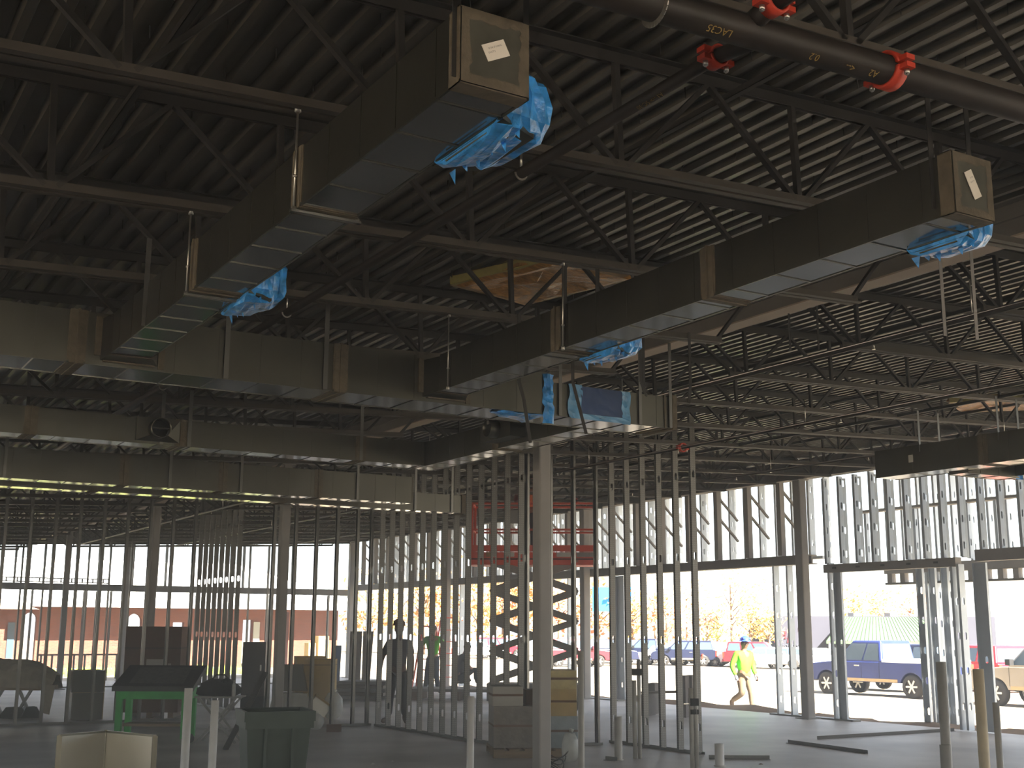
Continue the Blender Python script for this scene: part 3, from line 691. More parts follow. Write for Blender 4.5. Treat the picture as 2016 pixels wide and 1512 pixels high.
for s, x, a in (('LAC35',2.56,.25),('0.2',3.0,.15),('<--',3.18,.1),('A2',3.30,.1)):
    # chalk lettering lies against the near underside of the pipe, upside down
    a = math.radians(235); nrm = Vector((0, math.cos(a), math.sin(a))); 
    u = Vector((-1,0,-SL)); v = nrm.cross(u).normalized(); mtx = Matrix((u.normalized(), v, nrm)).transposed().to_4x4()
    o = put('chalk_writing', text_mesh(s, .038), SP); o.data.materials.clear(); o.data.materials.append(YELLOW)
    mtx.translation = Vector((x, PY, pz(x)))+nrm*(PR+.0015)-SP.location; o.matrix_local = mtx
BX, BR = 2.83, .027
SB = thing('sprinkler_branch', 'thin black branch pipe running from the main down to the left past the branch duct', 'pipe', (BX, 3.0, 3.79))
MB().tube((BX,3.22,3.80), (BX,20,3.80), BR, 14).build('pipe', BLACKP, SB); MB().tube((BX,3.0,3.77), (BX,3.22,3.80), BR+.002, 14).build('nipple', BLACKP, SB)
coupling(SB, (BX, 3.23, 3.80), 1, BR*1.25)
for y in (4.62, 7.66, 10.7):
    b = MB(); n = 10
    for i in range(n):
        a0, a1 = PI+PI*i/n, PI+PI*(i+1)/n
        b.bar((BX+(BR+.003)*math.cos(a0),y,3.80+(BR+.003)*math.sin(a0)), (BX+(BR+.003)*math.cos(a1),y,3.80+(BR+.003)*math.sin(a1)), .012, .004, (0,1,0))
    b.tube((BX,y,3.82), (BX,y,zdeck(BX)-.60), .006, 6); b.build('ring_hanger', BOLT, SB)
a = math.radians(250)
o = put('chalk_writing', text_mesh('A1 --> 5C-30', .03), SB); o.data.materials.clear(); o.data.materials.append(YELLOW)
nrm = Vector((math.cos(a), 0, math.sin(a))); u = Vector((0,1,0)); v = nrm.cross(u); mt = Matrix((u, v, nrm)).transposed().to_4x4(); mt.translation = Vector((BX,3.62,3.80))+nrm*(BR+.0015)-SB.location; o.matrix_local = mt
SU = thing('sprinkler_branch', 'short black branch pipe rising to the top edge from the upper red coupling', 'pipe', (2.72, 2.7, 3.80))
MB().tube((2.72,2.80,pz(2.72)+.05), (2.72,-2,3.80), .034, 14).build('pipe', BLACKP, SU); coupling(SU, (2.72, 2.80, pz(2.72)+.05), 1, .038)
for X, r, z, l, y0, y1 in ((7.78,.024,4.09,'black sprinkler pipe just right of the pale girder flange',2,38),(10.5,.022,4.14,'second black sprinkler pipe right of the girder, over the lift',3,38),(14.2,.022,4.32,'third black sprinkler pipe right of the girder, nearest the front wall',5,38)):
    t = thing('sprinkler_line', l, 'pipe', (X, y0, z)); MB().tube((X,y0,z), (X,y1,z), r, 10).build('pipe', BLACKP, t)
    for i in range(6): y = 6+i*4.57; MB().tube((X,y,z+r*.6), (X,y,z+.30), .006, 6).tube((X,y,z-r*1.2), (X,y,z-r*1.25), .02, 6).build('ring_hanger', BOLT, t)
    if X > 10: coupling(t, (X, 12.9 if X < 12 else 21.0, z), 1, .05)
    for i in range(8):
        y = 7+i*3; MB().tube((X,y,z-.06), (X,y,z), .008, 6).tube((X,y,z-.065), (X,y,z-.06), .016, 6).build('sprinkler_head', BOLT, t)
# ------------------------------------------------------------------ roof openings wrapped in amber plastic
AMB = mat('amber_plastic', (168,122,62), 0.25, 0.0, 0.45, 10, 0.7, 16, stretch=(1,3,1)); INS = mat('yellow_insulation', (150,140,84), .95, 0, .2, 10)
def roof_hatch(pts, z, label, seed):
    c = sum((Vector((x, y, 0)) for x, y in pts), Vector())/len(pts); t = thing('roof_hatch', label, 'hatch', (c.x, c.y, z))
    random.seed(seed); n = len(pts); vs = []
    for k, (s, dz) in enumerate(((1.0,.03),(1.03,-.06),(.86,-.075),(.5,-.05),(.15,-.065))):
        for i in range(n):
            for j in range(3):
                f = j/3; x = pts[i][0]*(1-f)+pts[(i+1) % n][0]*f; y = pts[i][1]*(1-f)+pts[(i+1) % n][1]*f
                vs.append((c.x+(x-c.x)*s+random.uniform(-.02,.02), c.y+(y-c.y)*s+random.uniform(-.02,.02), zdeck(c.x+(x-c.x)*s)+dz+random.uniform(-.015,.015)))
    m_ = 3*n; b = MB(); b.add(vs, [(k*m_+i, k*m_+(i+1) % m_, (k+1)*m_+(i+1) % m_, (k+1)*m_+i) for k in range(4) for i in range(m_)]+[tuple(4*m_+i for i in range(m_))]); b.build('plastic_cover', AMB, t)
    for i in range(0, n):
        p, q = pts[i], pts[(i+1) % n]; MB().bar((p[0],p[1],zdeck(p[0])-.03), (q[0],q[1],zdeck(q[0])-.03), .05, .07).build('curb_board', INS if i % 2 else WOOD, t)
roof_hatch([(4.68,8.75),(5.62,9.05),(5.95,8.0),(5.05,7.75)], 4.62, 'roof opening covered with amber plastic between the two branch ducts', 4)
roof_hatch([(14.4,11.6),(15.5,12.2),(16.8,11.2),(15.4,10.7)], 5.1, 'amber plastic covered roof opening at the far right edge', 6)
# ------------------------------------------------------------------ vehicles
def arch(cx, r, z0, n=8): return [(cx+r*math.cos(PI-PI*i/n), z0+r*math.sin(PI-PI*i/n)) for i in range(n+1)]
PAINTS = {}
def paint(name, rgb):
    if name not in PAINTS:
        m = mat(name+'_paint', rgb, 0.30, 0.15, 0.04, 2, spec=.6); PAINTS[name] = m
    return PAINTS[name]
def wheel_meshes(r, wd):
    b = MB(); n = 20; prof = [(r*.62,-wd/2),(r*.93,-wd/2),(r,-wd*.36),(r,wd*.36),(r*.93,wd/2),(r*.62,wd/2)]
    vs = []
    for i in range(n):
        a = 2*PI*i/n
        for rr, d in prof: vs.append((rr*math.cos(a), d, rr*math.sin(a)))
    k = len(prof); b.add(vs, [(i*k+j, ((i+1) % n)*k+j, ((i+1) % n)*k+j+1, i*k+j+1) for i in range(n) for j in range(k-1)], 0, True); ty = b.mesh('tyre', TYRE)
    b = MB(); b.tube((0,-wd*.34,0), (0,wd*.34,0), r*.63, 20, mi=1); b.tube((0,-wd*.46,0), (0,wd*.46,0), r*.16, 10)
    for i in range(6):
        a = 2*PI*i/6
        for s in (-1, 1): b.bar((r*.12*math.cos(a),s*wd*.42,r*.12*math.sin(a)), (r*.60*math.cos(a),s*wd*.42,r*.60*math.sin(a)), r*.16, wd*.10, (0,1,0))
    return ty, b.mesh('rim', [RIM, TYRE])
def vehicle(kind, label, pt, pos, rz, group=None, cover=None, dust=True, cat=None):
    """nose along local +X, wheels on the ground"""
    cat = cat or {'pickup':'pickup truck','suv':'car','sedan':'car'}[kind]
    t = thing({'pickup':'pickup_truck','suv':'suv','sedan':'sedan'}[kind], label, cat, pos, rz, group)
    S = {'pickup': dict(L=5.6,W=1.92,wb=(-1.75,1.85),r=.385,bz=.48,hood=1.08,belt=1.16,top=1.86,cab=(-.55,1.45),cr=(-.45,.72)),
         'suv': dict(L=4.7,W=1.86,wb=(-1.38,1.40),r=.36,bz=.42,hood=1.02,belt=1.10,top=1.76,cab=(-2.15,1.20),cr=(-2.0,.5)),
         'sedan': dict(L=4.6,W=1.78,wb=(-1.36,1.42),r=.325,bz=.32,hood=.86,belt=.93,top=1.42,cab=(-1.65,1.10),cr=(-.95,.35))}[kind]
    L, W, r = S['L'], S['W'], S['r']; h = W/2; x0, x1 = -L/2, L/2
    ar, zc = r*1.16, r
    poly = [(x0+.04,S['bz'])]
    for c in S['wb']:
        dz = S['bz']-zc; dx = math.sqrt(max(.001, ar*ar-dz*dz)); a0 = math.atan2(dz, dx)
        poly += [(c+ar*math.cos(PI-a0-(PI-2*a0)*i/10), zc+ar*math.sin(PI-a0-(PI-2*a0)*i/10)) for i in range(11)]
    poly += [(x1-.10,S['bz']),(x1,S['bz']+.14),(x1-.02,S['hood']-.16),(x1-.16,S['hood']-.03),(S['cab'][1]+.05,S['belt'])]
    if kind == 'pickup': poly += [(S['cab'][0],S['belt']),(x0+.03,S['belt']-.02),(x0,S['bz']+.2)]
    elif kind == 'sedan': poly += [(S['cab'][0],S['belt']),(x0+.12,S['belt']-.04),(x0,S['bz']+.25)]
    else: poly += [(x0+.06,S['belt']),(x0,S['bz']+.2)]
    b = MB(); b.prism(poly, 1, -h+.02, h-.02)
    o = b.build('body', pt, t, True); bv = o.modifiers.new('b', 'BEVEL'); bv.width = .035; bv.segments = 2; bv.limit_method = 'ANGLE'
    c0, c1 = S['cab']; q0, q1 = S['cr']; ti = .13; zb, zt = S['belt']-.02, S['top']
    b = MB(); b.add([(c0,-h+.05,zb),(c1,-h+.05,zb),(c1,h-.05,zb),(c0,h-.05,zb),(q0,-h+ti+.05,zt),(q1,-h+ti+.05,zt),(q1,h-ti-.05,zt),(q0,h-ti-.05,zt)],
                    [(0,3,2,1),(4,5,6,7),(0,1,5,4),(1,2,6,5),(2,3,7,6),(3,0,4,7)])
    o = b.build('cab', pt, t, True); bv = o.modifiers.new('b', 'BEVEL'); bv.width = .06; bv.segments = 2
    zl, zh = zb+.07, zt-.10
    def side(xx, z, s): f = (z-zb)/(zt-zb); return (xx, s*(h-.05-ti*f+.006), z)
    def lerp(a, b_, f): return a+(b_-a)*f
    fl_, fh_ = (zl-zb)/(zt-zb), (zh-zb)/(zt-zb)
    xl0, xl1, xh0, xh1 = lerp(c0,q0,fl_)+.10, lerp(c1,q1,fl_)-.10, lerp(c0,q0,fh_)+.10, lerp(c1,q1,fh_)-.08
    nwin = {'pickup': (.38, .42), 'suv': (.30, .34, .62, .66), 'sedan': (.46, .50)}[kind]
    seg = [0]+list(nwin)+[1]
    for s in (-1, 1):
        for a, z in zip(seg[::2], seg[1::2]):
            pts = [side(lerp(xl0,xl1,a),zl,s), side(lerp(xl0,xl1,z),zl,s), side(lerp(xh0,xh1,z),zh,s), side(lerp(xh0,xh1,a),zh,s)]
            MB().add(pts, [(0,1,2,3)]).build('window', GLASS, t, True)
    for (c, q, sg, nm) in ((c1,q1,1,'windshield'),(c0,q0,-1,'rear_window')):
        pts = [(lerp(c,q,f)+sg*.006, s*(h-.05-ti*f-.09), lerp(zb,zt,f)) for f, s in ((fl_,-1),(fl_,1),(fh_,1),(fh_,-1))]
        MB().add(pts, [(0,1,2,3)]).build(nm, GLASS, t, True)
    ty, rm = wheel_meshes(r, .24)
    for c in S['wb']:
        for s in (-1, 1):
            wo = put('wheel', ty, t, (c, s*(h-.13), r)); put('rim', rm, wo)
    ch = mat('chrome_bumper', (190,186,176), .3, .6, .1, 6)
    MB().box((x1-.06,-h+.06,S['bz']-.05), (x1+.06,h-.06,S['bz']+.16)).build('front_bumper', ch if kind == 'pickup' else pt, t, True)
    MB().box((x0-.08,-h+.08,S['bz']-.02), (x0+.05,h-.08,S['bz']+.17)).build('rear_bumper', ch if kind == 'pickup' else pt, t, True)
    for s in (-1, 1):
        MB().box((x1-.12,s*(h-.03),S['hood']-.32), (x1-.005,s*(h-.33),S['hood']-.15)).build('headlight', mat('headlight_lens', (226,226,220), .15), t, True)
        MB().box((x0-.012,s*(h-.005),S['belt']-.42), (x0+.10,s*(h-.16),S['belt']-.04)).build('taillight', mat('taillight_red', (226,52,36), .3), t, True)
        MB().box((c1-.32,s*(h+.01),zb+.06), (c1-.16,s*(h+.20),zb+.24)).build('mirror', pt if kind != 'pickup' else BLACKF, t, True)
        MB().box((lerp(c0,c1,.46),s*(h-.022),zb-.14), (lerp(c0,c1,.46)+.2,s*(h+.012),zb-.10)).build('door_handle', ch, t, True)
        b = MB(); b.box((S['wb'][0]+ar+.1,s*(h-.021),S['bz']+.02), (S['wb'][1]-ar-.1,s*(h-.014),S['bz']+.12)); b.build('rocker_panel', mat('dust_and_bounce', (176,150,112), .9, 0, .1, 8), t, True)  # tan strip: dust plus warm ground bounce put into the colour
        for xx in (c0+.08, lerp(c0,c1,.42), c1-.12): MB().box((xx-.006,s*(h-.021),S['bz']+.12), (xx+.006,s*(h-.017),zb)).build('door_seam', BLACKF, t, True)
    if kind == 'pickup':
        MB().box((x0+.06,-h+.03,S['belt']-.02), (c0-.03,h-.03,S['belt']+.09 if cover else S['belt']+.015)).build('bed_cover', cover or pt, t, True)
    return t
def ground_at(x, D):
    p = atd(x, 1238, D); return Vector((p.x, p.y, gz(p.x, p.y)))
def face(p, q): return math.atan2(q[1]-p[1], q[0]-p[0])
BLUE = mat('dark_blue_paint', (34,44,92), .32, .15, 0, 1.2, rgb2=(44,56,112)); SILV = mat('tan_silver_paint', (150,140,128), .35, .3, .05, 3)
MAR = paint('maroon', (112,34,44)); WHT = paint('white', (226,226,226)); REDP = paint('bright_red', (196,28,44)); DKB = paint('navy', (30,36,62)); GRYP = paint('grey', (96,104,116)); SKYB = paint('pale_blue', (110,150,190))
vehicle('pickup', 'dark blue pickup truck with its sunlit bed top coloured white, parked outside the doorway', BLUE, (33.4, 30.3, gz(33.4,30)), PI/2+.06, cover=WHT)  # sun on the bed top put into the cover's white colour
vehicle('pickup', 'tan and silver pickup truck entering the frame at the right edge', SILV, (32.6, 22.7, gz(32.6,22.7)), PI/2+.03)
vehicle('suv', 'bright red sport utility vehicle parked beyond the blue pickup tail', REDP, (41.5, 33.0, gz(41.5,33)), PI/2-.2)
vehicle('pickup', 'red pickup with an orange load beyond the silver truck hood', REDP, (44.5, 30.6, gz(44.5,30.6)), PI*.62, cover=mat('orange_load', (220,120,60), .9))
lot = [(1247,96,'suv',DKB,'navy wagon behind the grey pipe pair in the parking row',0.2),(1282,92,'pickup',DKB,'navy pickup left of the second dimpled stud in the parking row',2.9),(1302,92,'sedan',WHT,'white sedan between the second and third dimpled studs, far row',.3),
       (1345,90,'suv',DKB,'dark blue wagon between the third and fifth dimpled studs, far row',3.0),(1382,91,'sedan',WHT,'white sedan just right of the last dimpled stud, far row',2.9),(1402,99,'suv',REDP,'red wagon half hidden behind the pale cars left of the worker',.2),
       (1416,91,'sedan',SKYB,'pale blue sedan behind the cars left of the worker',3.0),(1436,90,'sedan',WHT,'white sedan immediately left of the walking worker',.1),(1492,87,'suv',MAR,'maroon sport utility vehicle right of the walking worker',-.35),
       (1516,84,'sedan',WHT,'white sedan in front of the maroon vehicle',-.2),(1560,86,'sedan',GRYP,'grey sedan seen between the two slotted jamb studs under the red sign',-.3),(1612,84,'sedan',WHT,'white sedan just right of the thick front column',.1),
       (940,104,'sedan',WHT,'white sedan seen between studs left of the lift',.2),(985,108,'suv',REDP,'bright red wagon seen beside the scissor lift',.1),(1130,80,'suv',MAR,'maroon wagon right of the lift arms, by the front wall column',.3),(1185,86,'suv',DKB,'navy wagon in the narrow gap left of the pale jamb stud',.2)]
for x, D, k, p, l, a in lot: vehicle(k, l, p, ground_at(x, D), YAW-PI/2+a)
vehicle('suv', 'dark sport utility vehicle parked close behind the blue pickup bed', DKB, (37.4, 33.2, gz(37.4,33.2)), PI/2+.1)
# ------------------------------------------------------------------ trees, store, sign, brick building
def leaf(name, rgb):
    m = mat(name, rgb, .8, 0, .12, 2); n = m.node_tree; b = n.nodes['Principled BSDF']; t = n.nodes.new('ShaderNodeBsdfTranslucent'); a = n.nodes.new('ShaderNodeMixShader'); a.inputs[0].default_value = .45
    t.inputs[0].default_value = (*[lin(v) for v in rgb], 1); n.links.new(b.outputs[0], a.inputs[1]); n.links.new(t.outputs[0], a.inputs[2]); n.links.new(a.outputs[0], n.nodes['Material Output'].inputs[0]); return m
LEAVES = [leaf('leaf_gold', (196,160,98)), leaf('leaf_orange', (200,142,98)), leaf('leaf_green', (166,170,92)), leaf('leaf_pale', (222,206,176))]
BARK = mat('bark', (120,100,84), .95)
def tree(x, D, h, r, li, label, seed, n=420, trunk=.3):
    p = ground_at(x, D); t = thing('tree', label, 'tree', p); random.seed(seed)
    b = MB(); b.tube(p, p+Vector((0,0,h*.75)), .16, 7, .05)
    for i in range(7):
        a = random.uniform(0, 2*PI); z = h*random.uniform(trunk, .65); b.tube(p+Vector((0,0,z)), p+Vector((r*.6*math.cos(a), r*.6*math.sin(a), z+r*.5)), .06, 5, .02)
    b.build('trunk', BARK, t); b = MB()
    cl = [(random.gauss(0,.45), random.gauss(0,.45), random.uniform(trunk+.05, .95)) for _ in range(16)]
    for i in range(n):
        c = random.choice(cl); k = r*.34
        q = p+Vector((c[0]*r*(1.25-c[2]*.8)+random.gauss(0,k*.6), c[1]*r*(1.25-c[2]*.8)+random.gauss(0,k*.6), c[2]*h+random.gauss(0,k*.6)))
        s = random.uniform(.14,.30)*r/3; u = Vector((random.uniform(-1,1),random.uniform(-1,1),random.uniform(-1,1))).normalized(); v = u.orthogonal().normalized()
        b.add([q-u*s, q+v*s*.6, q+u*s, q-v*s*.6], [(0,1,2,3)])
    tag(b.build('foliage', LEAVES[li], t, fix=False), kind='stuff')
TR = [(1245,120,6.5,3.2,0,'small golden tree left of the second dimpled stud'),(1290,135,9,4,3,'tall pale autumn tree behind the second dimpled stud'),(1312,118,6.0,3.0,1,'rounded orange shrub tree between the third and fourth dimpled studs'),(1352,140,10,4.5,3,'pale tall tree behind the fourth dimpled stud'),
      (1392,112,5.2,2.2,1,'small orange tree right of the last dimpled stud'),(1412,113,5.4,2.2,2,'small green tree beside the orange one left of the worker'),(1440,140,11,4,3,'tall pale tree above the worker hat'),(1478,122,6.0,2.6,0,'golden tree just right of the worker head'),
      (1502,138,9.5,3.6,3,'tall pale tree left of the grey store'),(1514,112,4.6,2.4,0,'low golden shrub tree at the left end of the store'),(1690,185,9.0,4,0,'golden treetop above the green canopy roof'),(1740,190,9.2,4,0,'second golden treetop above the green canopy roof, farther right'),(1795,190,9.6,4,1,'orange treetop near the outer jamb studs'),
      (725,120,7.5,4,0,'golden tree seen at the rear corner opening'),(770,130,9,4.5,3,'tall pale tree behind the dark-shirted man'),(835,125,8,4.2,0,'golden tree behind the man in the green shirt'),(885,128,9,4,1,'orange tree behind the stepladder'),(940,120,7.4,4,0,'golden tree behind the studs left of the lift'),(990,125,8.5,4.2,1,'orange tree behind the lift arms, left side'),(1035,120,8.0,4.2,0,'golden tree behind the grey column'),(1100,122,8.6,4.2,1,'orange tree behind the lift arms, right side'),(1180,125,7.6,4,0,'golden tree behind the front wall column near the lift')]
for i, a in enumerate(TR): tree(*a, seed=20+i)
STW = mat('store_wall', (56,56,66), .9, 0, .05, .4); GRN = mat('green_metal_roof', (58,78,54), .5, 0, .05, 2); CANG = mat('pale_green_panel', (48,70,48), .7)
sa, sb_ = atd(1530,1240,150), atd(1960,1240,150); sz = gz(sa.x, sa.y)
st = thing('store_building', 'long grey store with red script lettering and a green canopy beyond the parking lot', 'building', (sa.x, sa.y, sz))
dv = (sb_-sa); dv.z = 0; Ls = dv.length; dv.normalize(); nv = Vector((dv.y, -dv.x, 0)); nv = -nv if nv.dot(Vector((-1,-1,0))) < 0 else nv
def sp(u, n_, z): p = Vector((sa.x, sa.y, sz))+dv*u+nv*n_; p.z = sz+z; return p
hS = 1.7+(1240-1213)/2350*150-sz
b = MB(); b.add([sp(u,n_,z) for z in (0,hS) for u, n_ in ((0,0),(Ls,0),(Ls,-18),(0,-18))], [(0,3,2,1),(4,5,6,7),(0,1,5,4),(1,2,6,5),(2,3,7,6),(3,0,4,7)]); b.build('wall', STW, st)
u0, u1 = 7.6, 17.3
b = MB(); b.add([sp(u0-2.4,2.6,1.9),sp(u1+2.4,2.6,1.9),sp(u1,.1,hS-.1),sp(u0+.6,.1,hS-.1)], [(0,1,2,3)]); b.build('canopy_roof', GRN, st)
b = MB()
for i in range(30): f = i/29; b.bar(sp(u0-2.4+f*(u1-u0+4.8),2.62,1.92), sp(u0+.6+f*(u1-u0-.6),.12,hS-.08), .06, .05)
b.build('canopy_seams', CANG, st); b = MB(); b.add([sp(u0-2.4,2.6,1.6),sp(u1+2.4,2.6,1.6),sp(u1+2.4,2.6,1.95),sp(u0-2.4,2.6,1.95)], [(0,1,2,3)]); b.build('canopy_fascia', GRN, st)
for i in range(5): p = sp(u0-2+i*3.2,2.5,0); MB().tube(p, p+Vector((0,0,1.7)), .12, 8).build('canopy_post', PAPER, st)
for i in range(2): p = sp(11+i*4.6,-6,hS); MB().box(p, p+Vector((1.4,1.0,.5))).build('rooftop_unit', COLM, st)
SR = mat('sign_red', (120,14,30), .6)
def on_store(s, u, z, size, m, shear):
    me = text_mesh(s, size, .03, shear); me.materials.clear(); me.materials.append(m); o = put('sign_letters', me, st)
    mt = Matrix((dv, Vector((0,0,1)), nv)).transposed().to_4x4(); mt.translation = sp(u, .08, z)-Vector(st.location); o.matrix_local = mt
on_store('Jap’s', 1.55, 2.75, 2.0, SR, .25); on_store('FOOD STORE', 2.2, 1.25, .55, mat('sign_grey', (84,88,100), .7), 0)
sgn = thing('pylon_sign', 'bright blue sign board on a post far behind the pale jamb stud', 'sign', ground_at(1205,120))
p0, p1 = atd(1166,1156,120), atd(1243,1156,120); pz0 = atd(1200,1204,120).z
MB().bar(Vector((p0.x,p0.y,(p0.z+pz0)/2)), Vector((p1.x,p1.y,(p0.z+pz0)/2)), .4, p0.z-pz0, (0,0,1)).build('board', mat('sign_blue', (40,140,214), .5), sgn)
q = ground_at(1205,120); MB().tube(q, (q.x,q.y,pz0), .2, 8).build('post', COLM, sgn)
q = ground_at(1223.5,112); rs_ = thing('pole_sign', 'small red and white sign on a pole right of the pale jamb stud', 'sign', q)
MB().tube(q, q+Vector((0,0,2.6)), .06, 6).build('post', COLM, rs_); c = atd(1223.5,1232,112); MB().bar(c-RT*.3, c+RT*.3, .1, 1.0).build('board', SR, rs_)
# brick building behind the rear wall
brk = bpy.data.materials.new('brick_courses'); brk.use_nodes = True; n = brk.node_tree; bs = n.nodes['Principled BSDF']; bs.inputs['Roughness'].default_value = .9
tc = n.nodes.new('ShaderNodeTexCoord'); mp = n.nodes.new('ShaderNodeMapping'); mp.inputs['Rotation'].default_value = (PI/2,0,0); bt = n.nodes.new('ShaderNodeTexBrick')
bt.inputs['Color1'].default_value = (*[lin(v) for v in (120,68,50)],1); bt.inputs['Color2'].default_value = (*[lin(v) for v in (98,54,42)],1); bt.inputs['Mortar'].default_value = (*[lin(v) for v in (100,82,72)],1)
bt.inputs['Scale'].default_value = 1; bt.inputs['Brick Width'].default_value = .21; bt.inputs['Row Height'].default_value = .072; bt.inputs['Mortar Size'].default_value = .008
n.links.new(tc.outputs['Object'], mp.inputs[0]); n.links.new(mp.outputs[0], bt.inputs['Vector']); n.links.new(bt.outputs['Color'], bs.inputs['Base Color'])
BB = thing('brick_building', 'low red brick building with a white roof and wide eaves behind the rear wall', 'building', (16, 60, -.24))
def arch_wall(x0, x1, y, z0, z1, ops):
    b = MB(); x = x0
    for (a, c, zt, round_) in ops:
        b.box((x,y,z0), (a,y+.35,z1)); r = (c-a)/2; m_ = (a+c)/2
        if round_:
            pts = [(a,zt-r)]+[(m_-r*math.cos(PI*i/8), zt-r+r*math.sin(PI*i/8)) for i in range(1,8)]+[(c,zt-r),(c,z1),(a,z1)]
            b.prism(pts, 1, y, y+.35)
        else: b.box((a,y,zt), (c,y+.35,z1))
        x = c
    b.box((x,y,z0), (x1,y+.35,z1)); return b
def bx(px): return on(px,1238,1,60).x
arch_wall(bx(22)-6, bx(665), 60, -.3, 2.75, [(bx(45),bx(71),2.35,True),(bx(250),bx(278),2.35,True),(bx(340),bx(362),1.95,False),(bx(478),bx(497),2.1,False),(bx(552),bx(568),2.5,False)]).build('wall', brk, BB)
MB().box((bx(22)-6.5,58.2,2.62), (bx(690),61,2.72)).build('soffit', mat('soffit_white', (214,208,198), .8), BB); MB().box((bx(22)-6.5,58.1,2.60), (bx(690),58.2,2.92)).build('fascia', ROOFW, BB)
b = MB(); b.add([(bx(22)-6.5,58.1,2.92),(bx(692),58.1,2.92),(bx(692)-4,67,5.2),(bx(22)-6.5,67,5.2)], [(0,1,2,3)]); b.build('roof', ROOFW, BB)
MB().box((bx(15),59.94,.3), (bx(29),59.99,1.9)).build('window_pane', GLASS, BB); MB().box((bx(14),59.9,.2), (bx(30),59.95,.3)).build('window_sill', MORT, BB)
MB().box((bx(498),59.9,-.24), (bx(510),59.98,2.0)).build('door', mat('door_grey', (150,150,140), .7), BB)
BB2 = thing('brick_wing', 'near brick wing with a gable roof at the far left edge', 'building', (7.6, 54, -.24))
MB().box((4,54,-.3), (8.5,54.3,2.45)).build('wall', brk, BB2); MB().box((7.2,53.94,.5), (7.75,53.99,2.1)).build('window_pane', GLASS, BB2)
b = MB(); b.add([(3,53,2.4),(9.6,53,2.4),(8.4,57,3.1),(3,57,3.1)], [(0,1,2,3)]); b.build('roof', mat('wing_roof', (168,152,130), .9), BB2)
FN = thing('railing', 'dark metal balustrade across the pavement in front of the brick building', 'railing', (9.1, 47, -.2))
MB().bar((8.6,47,.72), (12.2,47,.72), .07, .06).build('top_rail', JOIST, FN)
for i in range(10): MB().bar((8.7+i*.38,47,-.2), (8.7+i*.38,47,.72), .06).build('baluster', JOIST, FN)
b = MB(); random.seed(5)
for i in range(1600):
    x, y = random.uniform(6,18), random.uniform(49,56); b.add([(x,y,-.24),(x+.12,y,-.24),(x+.05,y+.03,-.24+random.uniform(.15,.4))], [(0,1,2)])
tag(b.build('grass', mat('lawn_green', (150,168,60), .9), fix=False), 'sunlit yellow-green grass in front of the brick building', 'grass', kind='stuff')
for i, (x, D, l) in enumerate(((615,56,'pale condenser unit standing on the pavement before the brick wall, left one'),(634,56,'taller pale condenser unit standing before the brick wall, right one'))):
    p = floor_at(x, D); p.z = -.24; t = thing('condenser_unit', l, 'condenser', p); MB().box(p-Vector((.25,.25,0)), p+Vector((.25,.25,1.3+.3*i))).build('casing', CARDY, t); MB().box(p+Vector((-.2,-.27,.2)), p+Vector((.2,-.25,1.1))).build('grille', MORT, t)
# block supports with planks just outside
CB = mat('cinder_block', (112,104,98), .95, 0, .15, 12, .2, 30)
def block(parent_label, p, rz):
    t = thing('cinder_block', parent_label, 'block', p, rz); b = MB()
    b.box((-.2,-.1,0), (.2,-.07,.19)).box((-.2,.07,0), (.2,.1,.19))
    for x in (-.2,-.015,.17): b.box((x,-.07,0), (x+.03,.07,.19))
    b.build('shell', CB, t, True)
p = atd(1290,1238,25.0); gzp = gz(p.x,p.y)
k = 0
for si, (px, D, nz) in enumerate(((1272,25.6,3),(1285,26.2,4),(1344,25.2,5),(1357,25.4,5))):
    q = ground_at(px, D)
    for j in range(nz):
        k += 1; block('cinder block outside, %s from bottom of the %s stack from the left' % (ORD[j+1], ORD[si+1]), q+Vector((0,0,.19*j)), .55)
p0, p1 = ground_at(1262, 25.6), ground_at(1350, 25.2)
tag(MB().bar(p0+Vector((0,0,.60)), p1+Vector((0,0,.64)), .25, .04).build('plank', PLY), 'long plank laid across the cinder block stacks outside the doorway', 'plank')
# ------------------------------------------------------------------ pipes standing up out of the slab
def standpipe(x, D, ytop, r, m, label, ybot=None, rim=True):
    p = floor_at(x, D); zt = atd(x, ytop, D).z; t = thing('stub_pipe', label, 'pipe', p)
    b = MB(); n = 18; vs = []
    for rr, z in ((r,-.02),(r,zt),(r*.86,zt),(r*.86,zt-.25)):
        for i in range(n): a = 2*PI*i/n; vs.append(p+Vector((rr*math.cos(a), rr*math.sin(a), z)))
    b.add(vs, [(k*n+i, k*n+(i+1) % n, (k+1)*n+(i+1) % n, (k+1)*n+i) for k in range(3) for i in range(n)], 0, True); b.build('pipe', m, t)
    MB().tube(p+Vector((0,0,-.01)), p+Vector((0,0,.015)), r*1.25, 14).build('floor_collar', CONC, t)
    return t
standpipe(378, 13.6, 1355, .044, PVCW, 'white plastic pipe standing left of the trash bin, taller of two')
standpipe(431, 13.4, 1379, .041, PVCW, 'white plastic pipe standing left of the trash bin, shorter of two')
standpipe(928.5, 13.8, 1371, .040, PVCW, 'white plastic pipe standing in front of the stud partition, left of the grey column')
standpipe(1143, 14.7, 1282, .036, PVCG, 'tall thin pale pipe standing just right of the grey column')
standpipe(1214.5, 16.9, 1411, .053, PVCG, 'short fat grey pipe stub right of the grey column')
standpipe(1409.5, 16.2, 1464, .060, PVCW, 'very short white pipe stub by the end of the dimpled studs')
standpipe(1848, 13.2, 1303, .053, PVCG, 'thick grey pipe in front of the blue truck tail light')
standpipe(1846, 12.0, 1466, .052, PVCG, 'short grey pipe cut low, in the bottom right corner')
standpipe(1920, 12.4, 1317, .053, PVCT, 'tall tan plastic pipe with scribbles at the lower right')
standpipe(1950, 12.5, 1383, .033, PVCG, 'thin grey conduit rising beside the tan pipe')
